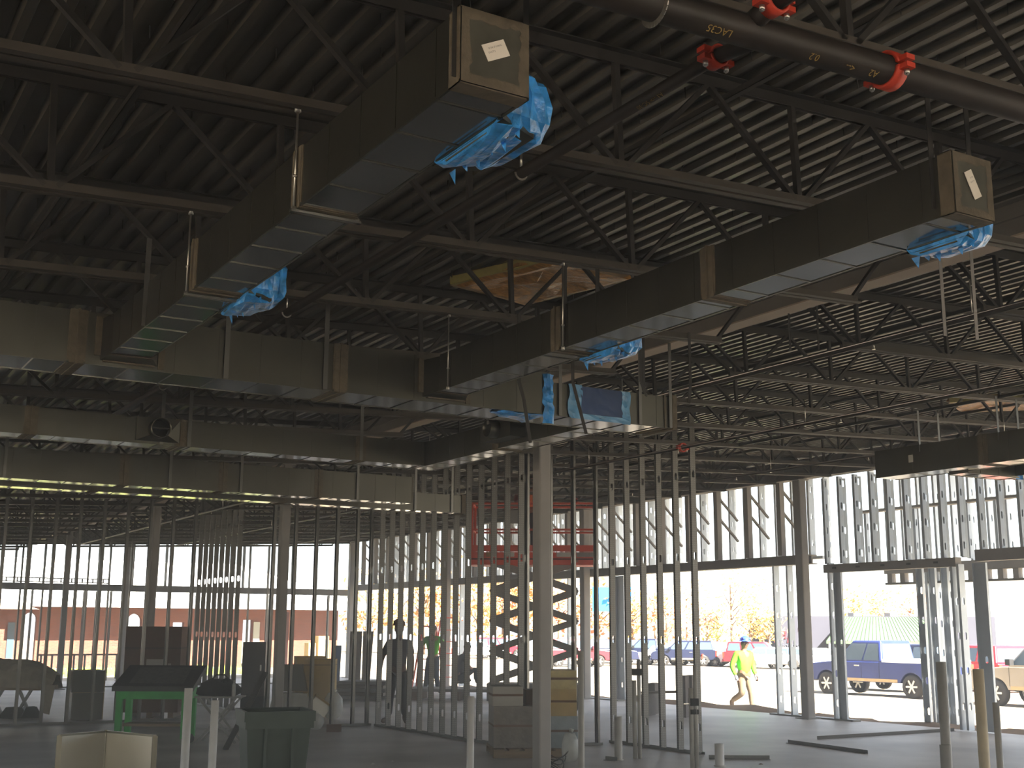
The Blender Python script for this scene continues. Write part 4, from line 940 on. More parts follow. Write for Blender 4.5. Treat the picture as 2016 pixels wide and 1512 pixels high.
for i, (x, x2, yt, l) in enumerate(((1247,1256,1298,'left'),(1357,1366,1310,'right'))):
    t = thing('pipe_pair', 'pair of grey plumbing pipes clamped in the dimpled stud partition, %s one' % l, 'pipe', floor_at(x2, 17.1 if i == 0 else 15.9)); D = 17.1 if i == 0 else 15.9
    a, c = floor_at(x, D), floor_at(x2, D); zt = atd(x2, yt, D).z
    MB().tube(c, c+Vector((0,0,zt)), .027, 12).build('pipe', PVCG, t); MB().tube(a, a+Vector((0,0,zt-.28)), .03, 12).build('pipe', PVCG, t)
    zc = atd(x, 1323 if i == 0 else 1382, D).z
    MB().bar(a+Vector((-.02,0,zc)), c+Vector((.03,0,zc)), .09, .09).build('clamp', BLACKF, t)
    if i: MB().bar(a+Vector((-.02,0,zc-.12)), c+Vector((.03,0,zc-.12)), .07, .06).build('clamp', BLACKF, t); MB().bar(a+Vector((-.12,0,zc-.02)), c+Vector((.05,0,zc-.02)), .012, .012).build('cross_wire', BOLT, t)
# ------------------------------------------------------------------ trash bin
c = floor_at(548, 11.3); TB = thing('trash_bin', 'dark green plastic wheeled trash bin standing in front of the dark column', 'bin', c, YAW-PI/2+.35)
b = MB(); w0, w1, H_ = .22, .29, .98
def ringb(hw, hd, z): return [(-hw,-hd,z),(hw,-hd,z),(hw,hd,z),(-hw,hd,z)]
vs = ringb(w0,w0*.9,.05)+ringb(w1,w1*.95,H_)+ringb(w1-.02,w1*.95-.02,H_)+ringb(w0-.02,w0*.9-.02,.08)
b.add(vs, [(3,2,1,0)]+[(k*4+i, k*4+(i+1) % 4, (k+1)*4+(i+1) % 4, (k+1)*4+i) for k in range(3) for i in range(4)]+[(12,13,14,15)])
o = b.build('body', BIN, TB, True); bv = o.modifiers.new('b','BEVEL'); bv.width = .02; bv.segments = 2
b = MB(); e = w1+.02
for z0, z1, k in ((.90,.985,0),(.84,.90,-.012)):
    d = e+k; q = w1-.012
    b.box((-d,-d,z0), (d,-q,z1)).box((-d,q,z0), (d,d,z1)).box((-d,-q,z0), (-q,q,z1)).box((q,-q,z0), (d,q,z1))
b.build('rim', BIN, TB, True)
b = MB()
for x in (-.12, .12): b.box((x-.012,-w1-.004,.12), (x+.012,-w0-.0,.84))
b.build('rib', BIN, TB, True)
for s in (-1, 1): MB().tube((s*.20,.24,.10), (s*.26,.24,.10), .10, 14).build('wheel', TYRE, TB, True)
MB().bar((-.22,.33,.95), (.22,.33,.95), .03).build('handle', BIN, TB, True)
# ------------------------------------------------------------------ open sheet metal corner at the lower left
DC = 7.9; A, Bp, Cc = floor_at(133, DC*.962), floor_at(318, DC*.962), floor_at(222, DC); zt = atd(222, 1440, DC).z
MC = thing('sheet_metal_corner', 'bright folded sheet-metal duct piece standing at the lower left', 'duct fitting', Cc)
for p in (A, Bp):
    q = Vector((p.x, p.y, 0)); b = MB(); b.add([Cc, q, q+Vector((0,0,zt)), Cc+Vector((0,0,zt))], [(0,1,2,3)]); o = b.build('panel', mat('bright_galvanised', (168,166,158), .30, .8, .10, 2.2), MC); o.modifiers.new('s','SOLIDIFY').thickness = .004
    MB().bar(q+Vector((0,0,0)), q+Vector((0,0,zt)), .012, .03).build('edge_flange', GALV, MC)
    MB().bar(Cc+Vector((0,0,zt)), q+Vector((0,0,zt)), .022, .012).build('top_flange', GALV, MC)
MB().bar(Cc, Cc+Vector((0,0,zt+.01)), .014, .014).build('corner_seam', GALV, MC)
# ------------------------------------------------------------------ green bench and crate
VX = Vector((math.sin(YAW), -math.cos(YAW), 0)); VY = Vector((math.cos(YAW), math.sin(YAW), 0))      # right and ahead on the level
def frame(o, rz=0): return o
c = floor_at(322, 20.0); BN = thing('work_bench', 'green painted work bench with a tilted dark metal top on the left', 'bench', c, YAW-PI/2)
for x in (-.55,.48):
    for y in (-.25,.25): MB().box((x-.045,y-.045,0), (x+.045,y+.045,.68)).build('leg', GREENP, BN, True)
MB().box((-.58,-.30,.60), (.52,-.27,.76)).box((-.58,.27,.60), (.52,.30,.76)).box((-.60,-.30,.60), (-.57,.3,.76)).box((.50,-.30,.60), (.53,.3,.76)).build('apron', GREENP, BN, True)
MB().box((-.5,-.2,.18), (.46,.2,.22)).build('shelf', WOOD, BN, True)
b = MB(); b.add([(-.66,-.34,.72),(.62,-.34,.72),(.64,.34,1.05),(-.60,.34,1.05),(-.66,-.34,.80),(.62,-.34,.80),(.64,.34,1.10),(-.60,.34,1.10)], [(0,3,2,1),(4,5,6,7),(0,1,5,4),(1,2,6,5),(2,3,7,6),(3,0,4,7)]); b.build('tilted_top', mat('dark_bench_top', (44,40,38), .6, .1, .15, 6), BN, True)
b = MB(); b.add([(-.42,-.27,.836),(.44,-.27,.836),(.43,.25,1.066),(-.40,.25,1.066)], [(0,1,2,3)]); o = b.build('steel_plate', mat('worn_plate', (92,88,84), .5, .4, .3, 14), BN, True); o.location.z = .004
c = floor_at(312, 24.6); CR = thing('crate', 'tall brown cardboard crate with a grey label behind the green bench', 'crate', c, YAW-PI/2+.08)
MB().box((-.53,-.4,.10), (.53,.4,1.72)).build('carton', CARD, CR, True); MB().box((-.11,-.408,.86), (.28,-.402,1.10)).box((.30,-.407,.98),(.36,-.402,1.02)).build('paper_label', PAPER, CR, True)
for x in (-.4,0,.4): MB().box((x-.05,-.4,0), (x+.05,.4,.10)).build('skid', WOOD, CR, True)
for zz in (.4, 1.3): MB().box((-.535,-.405,zz), (.535,.405,zz+.02)).build('band', BLACKF, CR, True)
# folding table with a black bag
c = floor_at(441, 19.2); FT = thing('folding_stand', 'folding work stand with crossed metal legs between the bench and the trash bin', 'stand', c, YAW-PI/2)
for y in (-.2,.2):
    MB().bar((-.30,y,0), (.28,y,.66), .03).build('leg', TRACKM, FT, True); MB().bar((.30,y,0), (-.28,y,.66), .03).build('leg', TRACKM, FT, True)
MB().box((-.34,-.24,.66), (.34,.24,.685)).build('top', TRACKM, FT, True); MB().box((-.3,-.2,.2), (.3,-.17,.22)).build('brace', TRACKM, FT, True); MB().tube((-.4,-.2,.07), (-.4,-.15,.07), .07, 14).build('wheel', TYRE, FT, True)
BG = thing('tool_bag', 'black slumped tool bag lying on the folding stand', 'bag', c+Vector((0,0,.685)), YAW-PI/2); random.seed(4)
b = MB(); b.ball((-.02,0,.07), .18, 14, 0, (1.9,1.0,.95), .16).ball((-.14,0,.16), .10, 10, 0, (1.3,1,.9), .15).ball((.08,0,.17), .09, 10, 0, (1.1,1,1), .12)
for v in b.v: v.z = max(v.z, 0.0)
b.build('bag', BLACKF, BG, True); MB().path([(-.15,0,.24),(-.08,0,.31),(.05,0,.31),(.12,0,.24)], .012, 6).build('strap', BLACKF, BG, True)
c = floor_at(466, 19.0); BT = thing('water_bottle', 'clear plastic bottle standing on the folding stand beside the bag', 'bottle', c+Vector((0,0,.685))); MB().tube(c+Vector((0,0,.685)), c+Vector((0,0,.86)), .03, 10).tube(c+Vector((0,0,.86)), c+Vector((0,0,.90)), .028, 10, .012).build('body', WRAP, BT); MB().tube(c+Vector((0,0,.90)), c+Vector((0,0,.92)), .013, 8).build('cap', PAPER, BT)
# stacked duct sections and tarp pile
for i, (x, D, z, hw, l) in enumerate(((177,23.9,0,.27,'lower insulated duct section in the stack of two left of the bench'),(176,23.9,.50,.28,'upper insulated duct section in the stack of two left of the bench'))):
    c = floor_at(x, D)+Vector((0,0,z)); t = thing('duct_section', l, 'duct fitting', c, YAW-PI/2+.5); h = .49 if i == 0 else .40
    for s in (-1, 1): MB().box((s*hw-.012,-hw,0), (s*hw+.012,hw,h)).build('sheet', GALV, t, True)
    MB().box((-hw,-hw-.012,0), (hw,-hw+.012,h)).build('sheet', GALV, t, True); MB().box((-hw,hw-.012,0), (hw,hw+.012,h)).build('sheet', CARDY, t, True)
    MB().box((hw+.012,-hw,.0), (hw+.03,-hw*.2,h)).box((hw+.012,hw*.2,0), (hw+.03,hw,h)).build('liner', CARDY, t, True)
c = floor_at(52, 24.6); TP = thing('tarp_pile', 'heap of duct pieces under a grey tarp at the far left edge', 'tarp', c, YAW-PI/2); random.seed(9)
b = MB(); nu, nv_ = 16, 10; vs = []
for j in range(nv_+1):
    a = PI*(j/nv_)
    for i in range(nu+1):
        x = -1.3+2.0*i/nu; r = (.62-.10*(i/nu)-.22*max(0,(i/nu-.75)*4)**2)*(1+random.uniform(-.05,.05)); vs.append((x+random.uniform(-.02,.02), -r*math.cos(a)*.9, .62+r*math.sin(a)*.92-.10*(i/nu)))
k = nu+1; b.add(vs, [(j*k+i, j*k+i+1, (j+1)*k+i+1, (j+1)*k+i) for j in range(nv_) for i in range(nu)]); b.build('tarp', TARP, TP, True).modifiers.new('s','SOLIDIFY').thickness = .01
b = MB(); b.add([(.52,-.42,.62),(.80,-.4,.60),(.72,-.38,.05),(.60,-.40,.08)], [(0,1,2,3)]); b.build('loose_flap', TARP, TP, True).modifiers.new('s','SOLIDIFY').thickness = .01
for i, x in enumerate((-1.0,-.5,0.05)): MB().bar((x,-.35,0), (x+.3,-.35,.55), .05).bar((x+.32,-.35,0), (x+.02,-.35,.55), .05).build('trestle', TRACKM, TP, True)
MB().box((-1.2,-.4,.5), (.6,.4,.58)).build('deck_board', WOOD, TP, True)
for i, (x, D, l) in enumerate(((40,24.0,'small dark duct offcut on the floor under the tarp pile, left one'),(72,24.2,'small dark duct offcut on the floor under the tarp pile, right one'))):
    c = floor_at(x, D); t = thing('duct_offcut', l, 'duct fitting', c, .6+i); MB().add([(-.2,-.2,0),(.2,-.2,0),(.2,.2,0),(-.2,.2,0),(-.1,-.1,.2),(.1,-.1,.2),(.1,.1,.2),(-.1,.1,.2)], [(0,1,5,4),(1,2,6,5),(2,3,7,6),(3,0,4,7)]).build('hopper', GALV, t, True)
    MB().box((-.2,-.2,0), (.2,-.18,.03)).build('flange', GALV, t, True)
# fittings behind the trash bin
def fitting(x, D, z, w0, w1, h, dpt, m, label, rz=0.0, name='duct_fitting', band=None):
    c = floor_at(x, D)+Vector((0,0,z)); t = thing(name, label, 'duct fitting', c, YAW-PI/2+rz)
    b = MB(); b.add([(-w0,-dpt,0),(w0,-dpt,0),(w0,dpt,0),(-w0,dpt,0),(-w1,-dpt*.8,h),(w1,-dpt*.8,h),(w1,dpt*.8,h),(-w1,dpt*.8,h)], [(0,1,5,4),(1,2,6,5),(2,3,7,6),(3,0,4,7)]); b.build('shell', m, t, True).modifiers.new('s','SOLIDIFY').thickness = .006
    MB().box((-w0-.01,-dpt-.012,-.0), (w0+.01,-dpt,.03)).box((-w1-.008,-dpt*.8-.012,h-.03), (w1+.008,-dpt*.8,h)).build('flange', band or m, t, True)
    return t
c = floor_at(504, 25.6); CB_ = thing('steel_cabinet', 'dark grey steel cabinet standing left of the dark column', 'cabinet', c, YAW-PI/2+.1); MB().box((-.22,-.25,.35), (.24,.25,1.42)).build('carcass', mat('dark_steel', (72,66,62), .5, .4, .1, 3), CB_, True); MB().box((-.2,-.258,.4), (.22,-.25,1.38)).build('door', mat('dark_steel_door', (80,74,70), .5, .4, .1, 4), CB_, True); MB().box((.14,-.27,.85), (.17,-.258,.97)).build('handle', BOLT, CB_, True); MB().box((-.22,-.25,0), (.24,.25,.35)).build('stand', BLACKF, CB_, True)
fitting(578, 24.6, .02, .42, .32, .44, .3, mat('bright_galvanised', (168,166,158), .30, .8), 'bright galvanised open fitting on the floor just above the trash bin rim', .1)
fitting(577, 24.6, .50, .33, .22, .50, .28, GALV, 'grey tapered duct fitting stacked on the bright one', .1, band=MASTIC)
c = floor_at(634, 25.0); YB = thing('tan_carton', 'large tan carton standing right of the tapered fitting', 'carton', c, YAW-PI/2+.05); MB().box((-.30,-.3,0), (.30,.3,1.10)).build('carton', CARDY, YB, True); MB().box((-.30,-.304,.98), (.30,.304,1.0)).build('tape', CARD, YB, True)
fitting(612, 26.5, 0, .30, .30, 1.12, .3, CARDY, 'narrow insulated duct upright behind the tan carton', .3)
c = floor_at(630, 22.6); TD = thing('tilted_duct', 'small bright duct elbow tipped on its corner beside the trash bin', 'duct fitting', c, YAW-PI/2); o = MB().box((-.17,-.14,-.20), (.17,.14,.20)).build('sheet', mat('bright_galvanised', (168,166,158), .30, .8), TD, True); o.rotation_euler = (0,math.radians(35),.2); o.location = (0,0,.27)
o2 = MB().box((-.18,-.15,.17), (.18,.15,.205)).build('liner', CARDY, TD, True); o2.rotation_euler = (0,math.radians(35),.2); o2.location = (0,0,.27)
def bag(x, D, r, h, m, label, seed):
    c = floor_at(x, D); t = thing('plastic_bag', label, 'bag', c); random.seed(seed); b = MB(); b.ball((0,0,h*.42), r, 12, 0, (1,.8,h/r*.5), .10)
    for v in b.v: v.z = max(v.z, 0.004); 
    b.build('sack', m, t, True); MB().tube((0,0,h*.86), (.02,0,h), r*.16, 6, r*.3).build('neck', m, t, True)
bag(661, 24.2, .19, .55, WRAP, 'cloudy plastic bag slumped right of the tan carton', 3); bag(627, 21.6, .16, .30, WRAP, 'crumpled clear plastic on the floor under the tilted elbow', 5); bag(1122, 16.6, .13, .42, WRAP, 'bundle of clear plastic wrap standing right of the grey column', 7)
c = floor_at(664, 21.2); t = thing('wood_block', 'short brown timber block on the floor in front of the stud track', 'timber', c, YAW-PI/2); MB().box((-.12,-.05,0), (.12,.05,.12)).build('block', CARD, t, True); MB().box((-.122,-.02,.04), (-.12,.02,.08)).build('knot', BLACKF, t, True)
p, q = floor_at(455, 18.0), floor_at(527, 18.6); q.z = atd(527, 1324, 18.6).z
tag(MB().bar(p, q, .08, .03, VY).build('leaning_stud', STUD), 'pale metal stud leaning against the dark column', 'stud')
# boards at the rear corner
for i, (x, w_, m, l, yt, D) in enumerate(((700,.30,PLY,'left sheet of the two plywood sheets leaning near the rear corner',1243,33),(722,.20,PLY,'right sheet of the two plywood sheets leaning near the rear corner',1243,33.4),(666,.16,mat('blue_panel', (62,86,124), .6),'narrow blue panel standing left of the plywood sheets',1271,37))):
    c = floor_at(x, D); t = thing('plywood_sheet' if i < 2 else 'blue_sheet', l, 'panel', c, YAW-PI/2); h = atd(x, yt, D).z
    b = MB(); b.add([(-w_*.5,-.01,0),(w_*.5,-.01,0),(w_*.5+(.06 if i == 1 else 0),.24,h),(-w_*.5-.02,.24,h),(-w_*.5,.012,0),(w_*.5,.012,0),(w_*.5+(.06 if i == 1 else 0),.262,h),(-w_*.5-.02,.262,h)], [(0,3,2,1),(4,5,6,7),(0,1,5,4),(1,2,6,5),(2,3,7,6),(3,0,4,7)]); b.build('sheet', m, t, True)
    MB().box((-w_*.5,-.02,0), (w_*.5,-.01,.05)).build('edge_strip', BLACKF, t, True)
c = floor_at(716, 30.6); BS = thing('board_stack', 'low stack of pale boards lying on the floor below the plywood sheets', 'boards', c, YAW-PI/2-.2)
for i in range(5): MB().box((-.62+.03*i,-.5,.04+.085*i), (.75-.06*(i % 2),.5,.11+.085*i)).build('board', PLY if i % 2 else mat('pale_board', (140,134,126), .85, 0, .1, 3), BS, True)
c = floor_at(905, 31.0); PB = thing('board_platform', 'long pale boards laid on low blocks beneath the men near the ladder', 'boards', c, YAW-PI/2-.12)
for i in range(3): MB().box((-1.25,-.6+.41*i,.20), (1.35,-.2+.41*i,.27)).build('board', mat('pale_board', (140,134,126), .85), PB, True)
for x in (-1.0,0,1.1): MB().box((x-.1,-.6,0), (x+.1,.6,.2)).build('bearer', BERM, PB, True)
# pallet of cartons behind the grey column
c = floor_at(1052, 17.6); PL = thing('pallet', 'wooden pallet on the floor behind the grey column', 'pallet', c, YAW-PI/2+.12)
for y in (-.45,0,.45): MB().box((-.62,y-.05,0), (.62,y+.05,.09)).build('bearer', WOOD, PL, True)
for i in range(6): MB().box((-.62+.21*i,-.5,.09), (-.62+.21*i+.15,.5,.115)).build('board', WOOD, PL, True)
for i in range(3): MB().box((-.62,-.5+.42*i,-.0), (.62,-.5+.42*i+.1,.012)).build('bottom_board', WOOD, PL, True)
R_ = Matrix.Rotation(YAW-PI/2+.12, 4, 'Z')
def carton(dx, dy, z, sx, sy, sz_, m, label, tape=True):
    p = c+R_ @ Vector((dx, dy, 0)); p.z = z; t = thing('carton', label, 'carton', p, YAW-PI/2+.12)
    MB().box((-sx/2,-sy/2,0), (sx/2,sy/2,sz_)).build('box', m, t, True); MB().box((-sx/2-.002,-sy/2-.002,sz_*.5), (sx/2+.002,sy/2+.002,sz_*.5+.03)).build('tape', CARD, t, True)
carton(.34,-.02,.115,.42,.7,.42,mat('wrapped_blue_grey', (132,142,146), .4, 0, .12, 9, .3, 20),'blue-grey shrink-wrapped carton, bottom right of the pallet stack')
carton(.34,-.02,.535,.40,.66,.36,CARDY,'tan carton in the middle of the right pallet stack')
carton(.34,-.02,.895,.40,.66,.25,mat('yellow_wrap', (176,158,100), .35, 0, .15, 9, .3, 20),'yellowish wrapped carton on top of the right pallet stack')
carton(-.32,.05,.115,.56,.7,.55,mat('dark_wrap', (112,104,94), .4, 0, .2, 9, .4, 14),'dark plastic-wrapped carton at the bottom left of the pallet stack')
carton(-.40,.05,.665,.42,.6,.26,mat('pale_carton', (170,164,152), .8),'pale carton on the left of the pallet stack, below the lift')
carton(-.02,.25,.115,.18,.4,.75,CARD,'tall brown carton between the two pallet stacks')
c = floor_at(1090, 15.6); CO = thing('wire_coil', 'loose coil of dark wire on the floor right of the grey column', 'coil', c); b = MB()
for k in range(4): 
    pts = [c+Vector((.14*math.cos(a)+.03*k-.05, .14*math.sin(a), .03+.05*k+.05*math.sin(a*2+k))) for a in [2*PI*i/12 for i in range(13)]]; b.path(pts, .006, 5)
b.build('wire', BLACKF, CO); MB().path([c+Vector((-.15,0,.02)), c+Vector((-.3,-.05,.012)), c+Vector((-.42,.02,.012))], .006, 5).build('tail', BLACKF, CO)
# loose metal on the slab
for a, b_, w_, m, l in (((1549,1459),(1706,1480),.045,mat('rusty_angle', (78,72,66), .7, .3, .1, 6),'dark steel angle lying on the slab at the right'),((1396,1490),(1516,1491),.07,TRACKM,'pale metal track lying on the slab by the short white stub'),((1610,1452),(1880,1436),.03,mat('rusty_angle', (78,72,66)),'long thin rod lying on the slab near the storefront opening'),((968,1478),(1030,1482),.06,TRACKM,'short track offcut left of the grey column base'),((1190,1492),(1213,1494),.05,TRACKM,'small metal offcut on the slab right of the grey column')):
    p, q = on(*a, 2, .03), on(*b_, 2, .03); t = thing('metal_offcut', l, 'offcut', (p.x, p.y, 0)); MB().bar((p.x,p.y,.004), (q.x,q.y,.004), w_, .006).build('leg', m, t)
    d = (q-p).normalized(); n_ = Vector((-d.y, d.x, 0))*w_*.5; MB().bar((p.x+n_.x,p.y+n_.y,.026), (q.x+n_.x,q.y+n_.y,.026), .004, .05).build('leg', m, t)
random.seed(11)
for i in range(14):
    p = on(random.uniform(700,1500), random.uniform(1475,1505), 2, 0); b = MB(); s = random.uniform(.012,.03); b.add([p+Vector((-s,-s,0)),p+Vector((s,-s*.6,0)),p+Vector((s*.8,s,0)),p+Vector((-s,s*.7,0)),p+Vector((0,0,s*.6))], [(0,1,4),(1,2,4),(2,3,4),(3,0,4)])
    tag(b.build('debris', PAPER if i % 3 else BERM), 'small scrap of debris lying on the open concrete in the foreground', 'scrap', 'small scraps on the foreground slab')
# ------------------------------------------------------------------ scissor lift
c = floor_at(1052, 25.7); SL_ = thing('scissor_lift', 'orange scissor lift with its platform raised under the roof', 'lift', c, YAW-PI/2-.05)
MB().box((-.95,-.4,.28), (.95,.4,.62)).build('chassis', LIFTG, SL_, True)
for x in (-.7,.7):
    for y in (-.42,.42): MB().tube((x,y-.07,.2), (x,y+.07,.2), .2, 16).build('wheel', TYRE, SL_, True)
zs = [.66+.605*i for i in range(5)]
for i in range(4):
    z0, z1 = zs[i], zs[i+1]
    for y in (-.34,.34):
        o = .035 if y < 0 else -.035
        MB().bar((-.88,y,z0), (.88,y,z1), .05, .13, (0,0,1)).build('scissor_arm', LIFTG, SL_, True); MB().bar((.88,y+o,z0), (-.88,y+o,z1), .05, .13, (0,0,1)).build('scissor_arm', LIFTG, SL_, True)
    for x in (-.88,.88): MB().tube((x,-.42,z1), (x,.42,z1), .035, 8).build('cross_pin', LIFTG, SL_, True)
zp = 3.10
MB().box((-1.33,-.42,zp-.10), (1.30,.42,zp+.16)).build('platform', LIFTO, SL_, True); MB().box((-1.33,-.425,zp+.17), (1.30,-.41,zp+.30)).build('toe_board', LIFTO, SL_, True)
MB().box((-1.34,-.43,zp+.005), (1.31,-.421,zp+.03)).build('platform_seam', BLACKF, SL_, True)
for x, w_, m in ((.62,.30,'pale'),(1.05,.34,'dark'),(-.5,.2,'pale'),(-.9,.16,'yel')): MB().box((x-w_/2,-.432,zp+.06), (x+w_/2,-.424,zp+.15)).build('decal', {'pale':PAPER,'dark':LIFTG,'yel':YELLOW}[m], SL_, True)
for zz in (.62, 1.16):
    for y in (-.4,.4): MB().bar((-1.28,y,zp+zz), (1.26,y,zp+zz), .04).build('guard_rail', LIFTO, SL_, True)
    for x in (-1.28,1.26): MB().bar((x,-.4,zp+zz), (x,.4,zp+zz), .04).build('guard_rail', LIFTO, SL_, True)
for x in (-1.28,-.55,.35,1.26):
    for y in (-.4,.4): MB().bar((x,y,zp), (x,y,zp+1.18), .045).build('guard_post', LIFTO, SL_, True)
MB().box((-.55,-.44,zp+.75), (-.30,-.34,zp+1.02)).build('control_box', LIFTG, SL_, True)
# orange step ladders
for i, (x, D, h, l) in enumerate(((845,35.0,1.75,'orange stepladder in front of the man in the green shirt'),(880,36.5,2.0,'taller orange ladder right of the man in the green shirt'))):
    c = floor_at(x, D); t = thing('stepladder', l, 'ladder', c, YAW-PI/2+.3)
    for s in (-1, 1):
        MB().bar((s*(.42 if i == 0 else .25),-.3,0), (s*(.2 if i == 0 else .18),0,h), .05,.03).build('rail', LIFTO, t, True); MB().bar((s*.40,.35,0), (s*.18,.03,h), .035).build('rear_rail', LIFTO, t, True)
    for k in range(1, 6): f = k/6; MB().bar((-.40+.18*f,-.3+.3*f,h*f), (.40-.18*f,-.3+.3*f,h*f), .06,.025).build('step', LIFTO, t, True)
    MB().box((-.2,-.04,h), (.2,.06,h+.04)).build('cap', LIFTO, t, True)
# ------------------------------------------------------------------ people
def skin_mesh(name, verts, edges, radii, m, sub=1, root=0):
    me = bpy.data.meshes.new(name); me.from_pydata(verts, edges, []); o = bpy.data.objects.new(name, me); COL.objects.link(o)
    md = o.modifiers.new('s', 'SKIN'); md.use_smooth_shade = True
    sv = me.skin_vertices[0].data
    for i, r in enumerate(radii): sv[i].radius = (r if isinstance(r, tuple) else (r, r)); sv[i].use_root = (i == root)
    ms = o.modifiers.new('d', 'SUBSURF'); ms.levels = sub; ms.render_levels = sub
    dg = bpy.context.evaluated_depsgraph_get(); dg.update()
    nm = bpy.data.meshes.new_from_object(o.evaluated_get(dg)); bpy.data.objects.remove(o); bpy.data.meshes.remove(me)
    nm.materials.clear(); nm.materials.append(m)
    for p in nm.polygons: p.use_smooth = True
    return nm
class Graph:
    def __init__(s): s.v = []; s.e = []; s.r = []
    def n(s, p, r, parent=None):
        s.v.append(tuple(p)); s.r.append(r); i = len(s.v)-1
        if parent is not None: s.e.append((parent, i))
        return i
SKIN_D = mat('skin_dark', (98,66,48), .55); SKIN_L = mat('skin_light', (176,128,100), .55); HAIR = mat('hair_dark', (40,32,28), .8)
def person(label, loc, heading, P, skin, shirt, trousers, boots, hat=None, sleeves='long', glove=None, vest=None, hair=True, name='person'):
    """P: joint positions, local +Y is forward, +X the figure's right"""
    V = {k: Vector(v) for k, v in P.items()}
    t = thing(name, label, 'person', loc, heading)
    g = Graph(); pel = g.n(V['pelvis'], (.135,.105)); sp_ = g.n(V['spine'], (.125,.098), pel); chs = g.n(V['chest'], (.15,.108), sp_)
    nk = g.n(V['neck'], .056, chs); hb = g.n(V['neck'].lerp(V['head'], .55), .062, nk); hd = g.n(V['head'], (.082,.096), hb)
    up_ = (V['head']-V['neck']).normalized(); tp = g.n(V['head']+up_*.075, (.066,.078), hd)
    fw_ = V.get('look', Vector((0,1,0))).normalized()
    ns = g.n(V['head']+fw_*.095-up_*.02, .020, hd); g.n(V['head']+fw_*.118-up_*.032, .012, ns)
    sd_ = fw_.cross(up_).normalized()
    for s in (-1, 1): g.n(V['head']+sd_*s*.092-up_*.01, .018, hd)
    for s, k in ((1,'r'),(-1,'l')):
        sh = g.n(V['sh_'+k], .062, chs); el = g.n(V['el_'+k], .045, sh); wr_ = g.n(V['wr_'+k], .031, el)
        d = (V['wr_'+k]-V['el_'+k]).normalized(); sdv = d.orthogonal().normalized() if abs(d.z) < .3 else d.cross(Vector((s,0,0))).normalized()
        hn = V['wr_'+k]+d*.085; h_ = g.n(hn, (.036,.020), wr_)
        for f in range(4):
            o = sdv*(.030-.020*f); L = (.075,.085,.08,.062)[f]; cr = (V['pelvis']+Vector((0,.1,.1))-hn).normalized()*.02
            a = g.n(hn+o+d*L*.5+cr*.4, .0095, h_); g.n(hn+o*1.05+d*L+cr, .008, a)
        a = g.n(V['wr_'+k]+d*.05+sdv*.038, .011, wr_); g.n(V['wr_'+k]+d*.09+sdv*.056, .009, a)
        hp = g.n(V['hip_'+k], .092, pel); kn = g.n(V['kn_'+k], .062, hp); cf = g.n(V['kn_'+k].lerp(V['an_'+k], .35)+Vector((0,-.015,0)), .056, kn); an = g.n(V['an_'+k], .040, cf)
        g.n(V['to_'+k], (.042,.028), an)
    put('body', skin_mesh('body', g.v, g.e, g.r, skin), t)
    # eyes and mouth
    b = MB()
    for s in (-1, 1): b.ball(V['head']+fw_*.083+sd_*s*.033+up_*.008, .011, 8)
    b.build('eyes', PAPER, t, True); b = MB(); b.ball(V['head']+fw_*.086-up_*.062, .020, 8, 0, (1.1,.5,.3)); b.build('mouth', mat('lips', (120,70,62), .6), t, True)
    if hair:
        b = MB(); b.ball(V['head']+up_*.045-fw_*.018, .098, 14, 0, (.92,1.04,.88)); b.build('hair', HAIR, t, True)
    # clothes as their own skinned surfaces
    g = Graph(); a = g.n(V['pelvis']+Vector((0,0,-.06)), (.165,.128)); b_ = g.n(V['spine'], (.158,.125), a); c = g.n(V['chest'], (.182,.132), b_); g.n(V['neck']-(V['neck']-V['chest'])*.12, .068, c)
    for k in 'rl':
        s1 = g.n(V['sh_'+k], .082, c); e1 = g.n(V['el_'+k], .066, s1) if sleeves == 'long' else g.n(V['sh_'+k].lerp(V['el_'+k], .8), .070, s1)
        if sleeves == 'long': g.n(V['el_'+k].lerp(V['wr_'+k], .92), .047, e1)
    put('shirt', skin_mesh('shirt', g.v, g.e, g.r, shirt), t)
    if vest: 
        g = Graph(); a = g.n(V['pelvis']+Vector((0,0,.02)), (.172,.135)); b_ = g.n(V['spine'], (.168,.135), a); c = g.n(V['chest'], (.192,.142), b_); g.n(V['chest'].lerp(V['neck'], .6), (.11,.09), c); put('safety_vest', skin_mesh('safety_vest', g.v, g.e, g.r, vest), t)
    g = Graph(); a = g.n(V['pelvis']+Vector((0,0,.05)), (.150,.118))
    for k in 'rl': h_ = g.n(V['hip_'+k], .108, a); n_ = g.n(V['kn_'+k], .080, h_); g.n(V['kn_'+k].lerp(V['an_'+k], .92), .066, n_)
    put('trousers', skin_mesh('trousers', g.v, g.e, g.r, trousers), t)
    for k in 'rl':
        g = Graph(); a = g.n(V['an_'+k]+(V['kn_'+k]-V['an_'+k])*.22, .056); b_ = g.n(V['an_'+k], .054, a); c = g.n(V['an_'+k].lerp(V['to_'+k], .5), (.054,.046), b_); g.n(V['to_'+k], (.050,.036), c); put('boot', skin_mesh('boot', g.v, g.e, g.r, boots), t)
    if glove:
        for k in 'rl':
            d = (V['wr_'+k]-V['el_'+k]).normalized(); g = Graph(); a = g.n(V['wr_'+k]-d*.03, .040); b_ = g.n(V['wr_'+k]+d*.05, (.046,.030), a); g.n(V['wr_'+k]+d*.12, (.040,.024), b_); put('glove', skin_mesh('glove', g.v, g.e, g.r, glove), t)
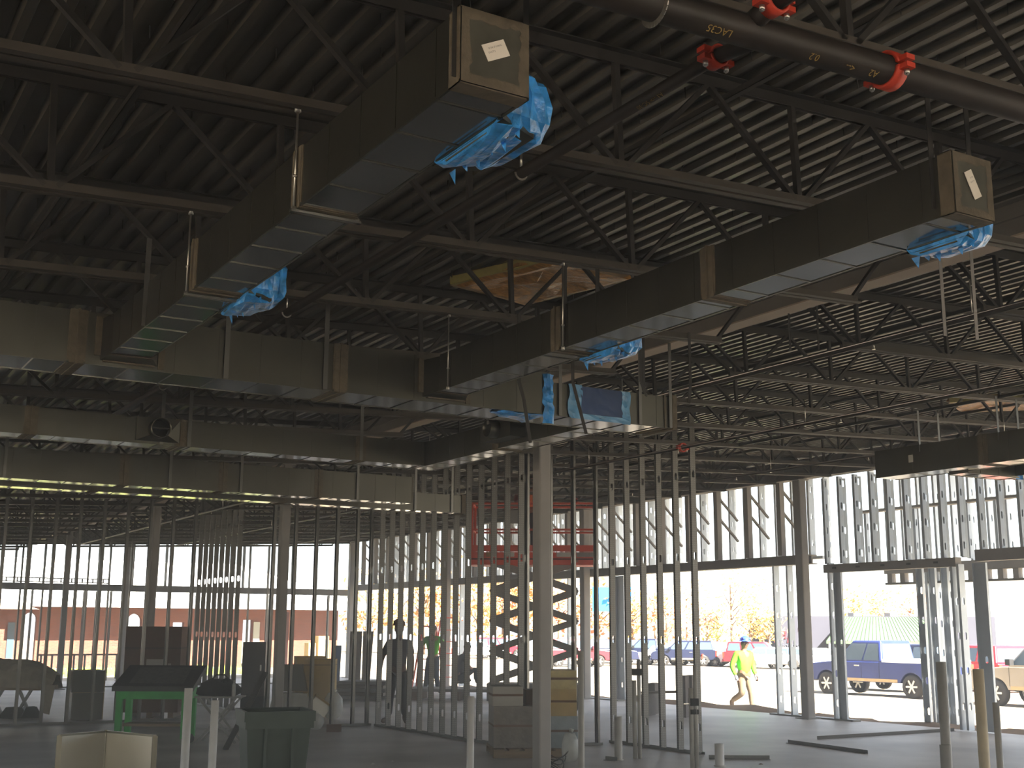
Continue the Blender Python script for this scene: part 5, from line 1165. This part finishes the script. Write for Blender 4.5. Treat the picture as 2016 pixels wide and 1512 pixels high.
    if hat:
        b = MB(); c = V['head']+up_*.055; n = 18; vs = []
        for j, (r, z) in enumerate(((.150,0),(.128,.012),(.122,.05),(.098,.095),(.055,.125),(.0,.135))):
            for i in range(n):
                q = 2*PI*i/n; k = 1.0+(.22*max(0, math.sin(q))**3 if j == 0 else 0); vs.append(c+sd_*(r*.88*math.cos(q))+fw_*(r*k*math.sin(q))+up_*z)
        b.add(vs, [(j*n+i, j*n+(i+1) % n, (j+1)*n+(i+1) % n, (j+1)*n+i) for j in range(5) for i in range(n)], 0, True); o = b.build('hard_hat', hat, t, True); o['label'] = 'hard hat' if hat.name != 'hat_blue' else 'blue hard hat'
        MB().bar(c-fw_*.12+up_*.06, c+fw_*.11+up_*.075, .03, .16, tuple(sd_)).build('hat_ridge', hat, o, True)
    return t
STAND = dict(pelvis=(0,0,.95), spine=(0,.01,1.14), chest=(0,.0,1.36), neck=(0,.0,1.51), head=(0,.03,1.66),
             sh_r=(.19,0,1.43), el_r=(.25,-.02,1.15), wr_r=(.26,.05,.90), sh_l=(-.19,0,1.43), el_l=(-.25,-.02,1.15), wr_l=(-.26,.05,.90),
             hip_r=(.09,0,.90), kn_r=(.10,.02,.50), an_r=(.10,-.02,.09), to_r=(.12,.15,.04), hip_l=(-.09,0,.90), kn_l=(-.10,.02,.50), an_l=(-.10,-.02,.09), to_l=(-.12,.15,.04))
HIVIS = mat('hivis_green', (96,190,24), .8, 0, .08, 9, .2, 12); KHAKI = mat('khaki_trousers', (98,84,64), .9, 0, .10, 8, .2, 14); BOOT = mat('boot_brown', (92,74,60), .8)
HATB = mat('hat_blue', (44,74,206), .35); NAVY = mat('navy_trousers', (42,46,62), .9); GREYS = mat('grey_shirt', (78,76,82), .9); DARKT = mat('dark_trousers', (48,46,50), .9); GLV = mat('grey_glove', (110,112,126), .9)
def heading(v): return math.atan2(v.y, v.x)-PI/2
p = atd(1462, 1238, 30.4); p.z = gz(p.x, p.y)+.005
W = dict(STAND); W.update(look=(.35,.94,0), head=(0,.05,1.67), neck=(0,.02,1.52), chest=(0,.02,1.37),
         el_r=(.28,-.06,1.14), wr_r=(.24,.02,.90), el_l=(-.26,-.02,1.15), wr_l=(-.24,.10,.91),
         kn_l=(-.09,.12,.51), an_l=(-.08,.16,.09), to_l=(-.10,.34,.04), kn_r=(.10,.05,.50), an_r=(.10,-.33,.29), to_r=(.11,-.27,.12))
person('worker in a bright green long-sleeved shirt and blue hard hat walking past the doorway', p, heading(VX*.50-VY*.87), W, SKIN_D, HIVIS, KHAKI, BOOT, HATB, 'long', GLV, hair=False).scale = (1.14, 1.12, 1.0)
p = floor_at(786, 23.1); W = dict(STAND); W.update(head=(0,.02,1.70), neck=(0,0,1.54), look=(.2,1,0), wr_r=(.33,.08,.92), el_r=(.31,-.03,1.16), an_l=(-.14,-.02,.09), to_l=(-.18,.15,.04), an_r=(.16,.02,.09), to_r=(.28,.14,.04), kn_r=(.14,.04,.5))
person('man in a dark grey shirt and dark trousers standing behind the stud partition', p, heading(-VY), W, SKIN_D, GREYS, DARKT, BOOT, mat('cap_brown', (96,70,52), .8), 'short')
p = floor_at(853, 33.6); p.z = .005; W = dict(STAND); W.update(el_r=(.30,.14,1.22), wr_r=(.24,.38,1.18), el_l=(-.36,.06,1.22), wr_l=(-.44,.26,1.12), an_r=(.16,0,.09), to_r=(.18,.16,.04), an_l=(-.20,-.02,.09), to_l=(-.24,.14,.04), kn_l=(-.16,.04,.5), head=(0,.04,1.66))
pm = person('man in a green safety shirt seen from behind, reaching out to the orange stepladder', p, heading(VY*.97+VX*.2), W, SKIN_L, HIVIS, NAVY, BOOT, None, 'short')
b = MB()
for dx in (-.05,.0,.05): b.add([(dx-.04,-.135,1.34),(dx+.04,-.135,1.34),(dx,-.137,1.42)], [(0,1,2)])
b.build('shirt_print', NAVY, pm, True); pb = pm
p = floor_at(903, 32.6); p.z = .275
W = dict(pelvis=(0,0,.22), spine=(0,.05,.42), chest=(0,.12,.64), neck=(0,.17,.79), head=(0,.24,.92), look=(0,.9,-.4), sh_r=(.18,.13,.70), el_r=(.26,.22,.46), wr_r=(.16,.42,.36), sh_l=(-.18,.13,.70), el_l=(-.26,.22,.46), wr_l=(-.14,.42,.34),
         hip_r=(.10,.02,.18), kn_r=(.20,.42,.42), an_r=(.20,.44,.08), to_r=(.21,.60,.035), hip_l=(-.10,.02,.18), kn_l=(-.20,.40,.12), an_l=(-.17,.02,.07), to_l=(-.16,-.10,.04))
person('man in a grey shirt crouching on the boards right of the stepladder', p, heading(VX*.9+VY*.3), W, SKIN_L, GREYS, DARKT, BOOT, None, 'short')
p = floor_at(1041, 25.7)+Vector((0,0,zp+.165)); W = dict(STAND)
W = {k: (v[0], v[1], v[2]*.90) for k, v in STAND.items()}; W.update(el_r=(.32,.20,1.30), wr_r=(.24,.26,1.45), el_l=(-.36,.10,1.14), wr_l=(-.30,.32,1.02), an_l=(-.18,0,.09), to_l=(-.22,.16,.04), kn_l=(-.14,.03,.47))
person('worker in an orange safety vest standing on the raised lift platform', p, heading(VX*.4+VY*.9), W, SKIN_L, mat('maroon_shirt', (118,34,36), .9), DARKT, BOOT, mat('hat_red', (160,50,40), .4), 'long', None, mat('vest_orange', (255,130,60), .8, 0, .1, 8))
# ------------------------------------------------------------------ thin scattering haze volume inside the building
hz = bpy.data.materials.new('thin_haze'); hz.use_nodes = True; n = hz.node_tree; n.nodes.clear()
o_ = n.nodes.new('ShaderNodeOutputMaterial'); v_ = n.nodes.new('ShaderNodeVolumeScatter'); v_.inputs['Density'].default_value = 0.018; v_.inputs['Anisotropy'].default_value = 0.3; v_.inputs['Color'].default_value = (1,.97,.93,1)
n.links.new(v_.outputs[0], o_.inputs['Volume'])
MBh = MB(); MBh.box((-11.9,-15.9,0.02), (19.4,41.2,5.6))
tag(MBh.build('haze', hz), 'thin even haze filling the inside of the building', 'haze', kind='stuff')
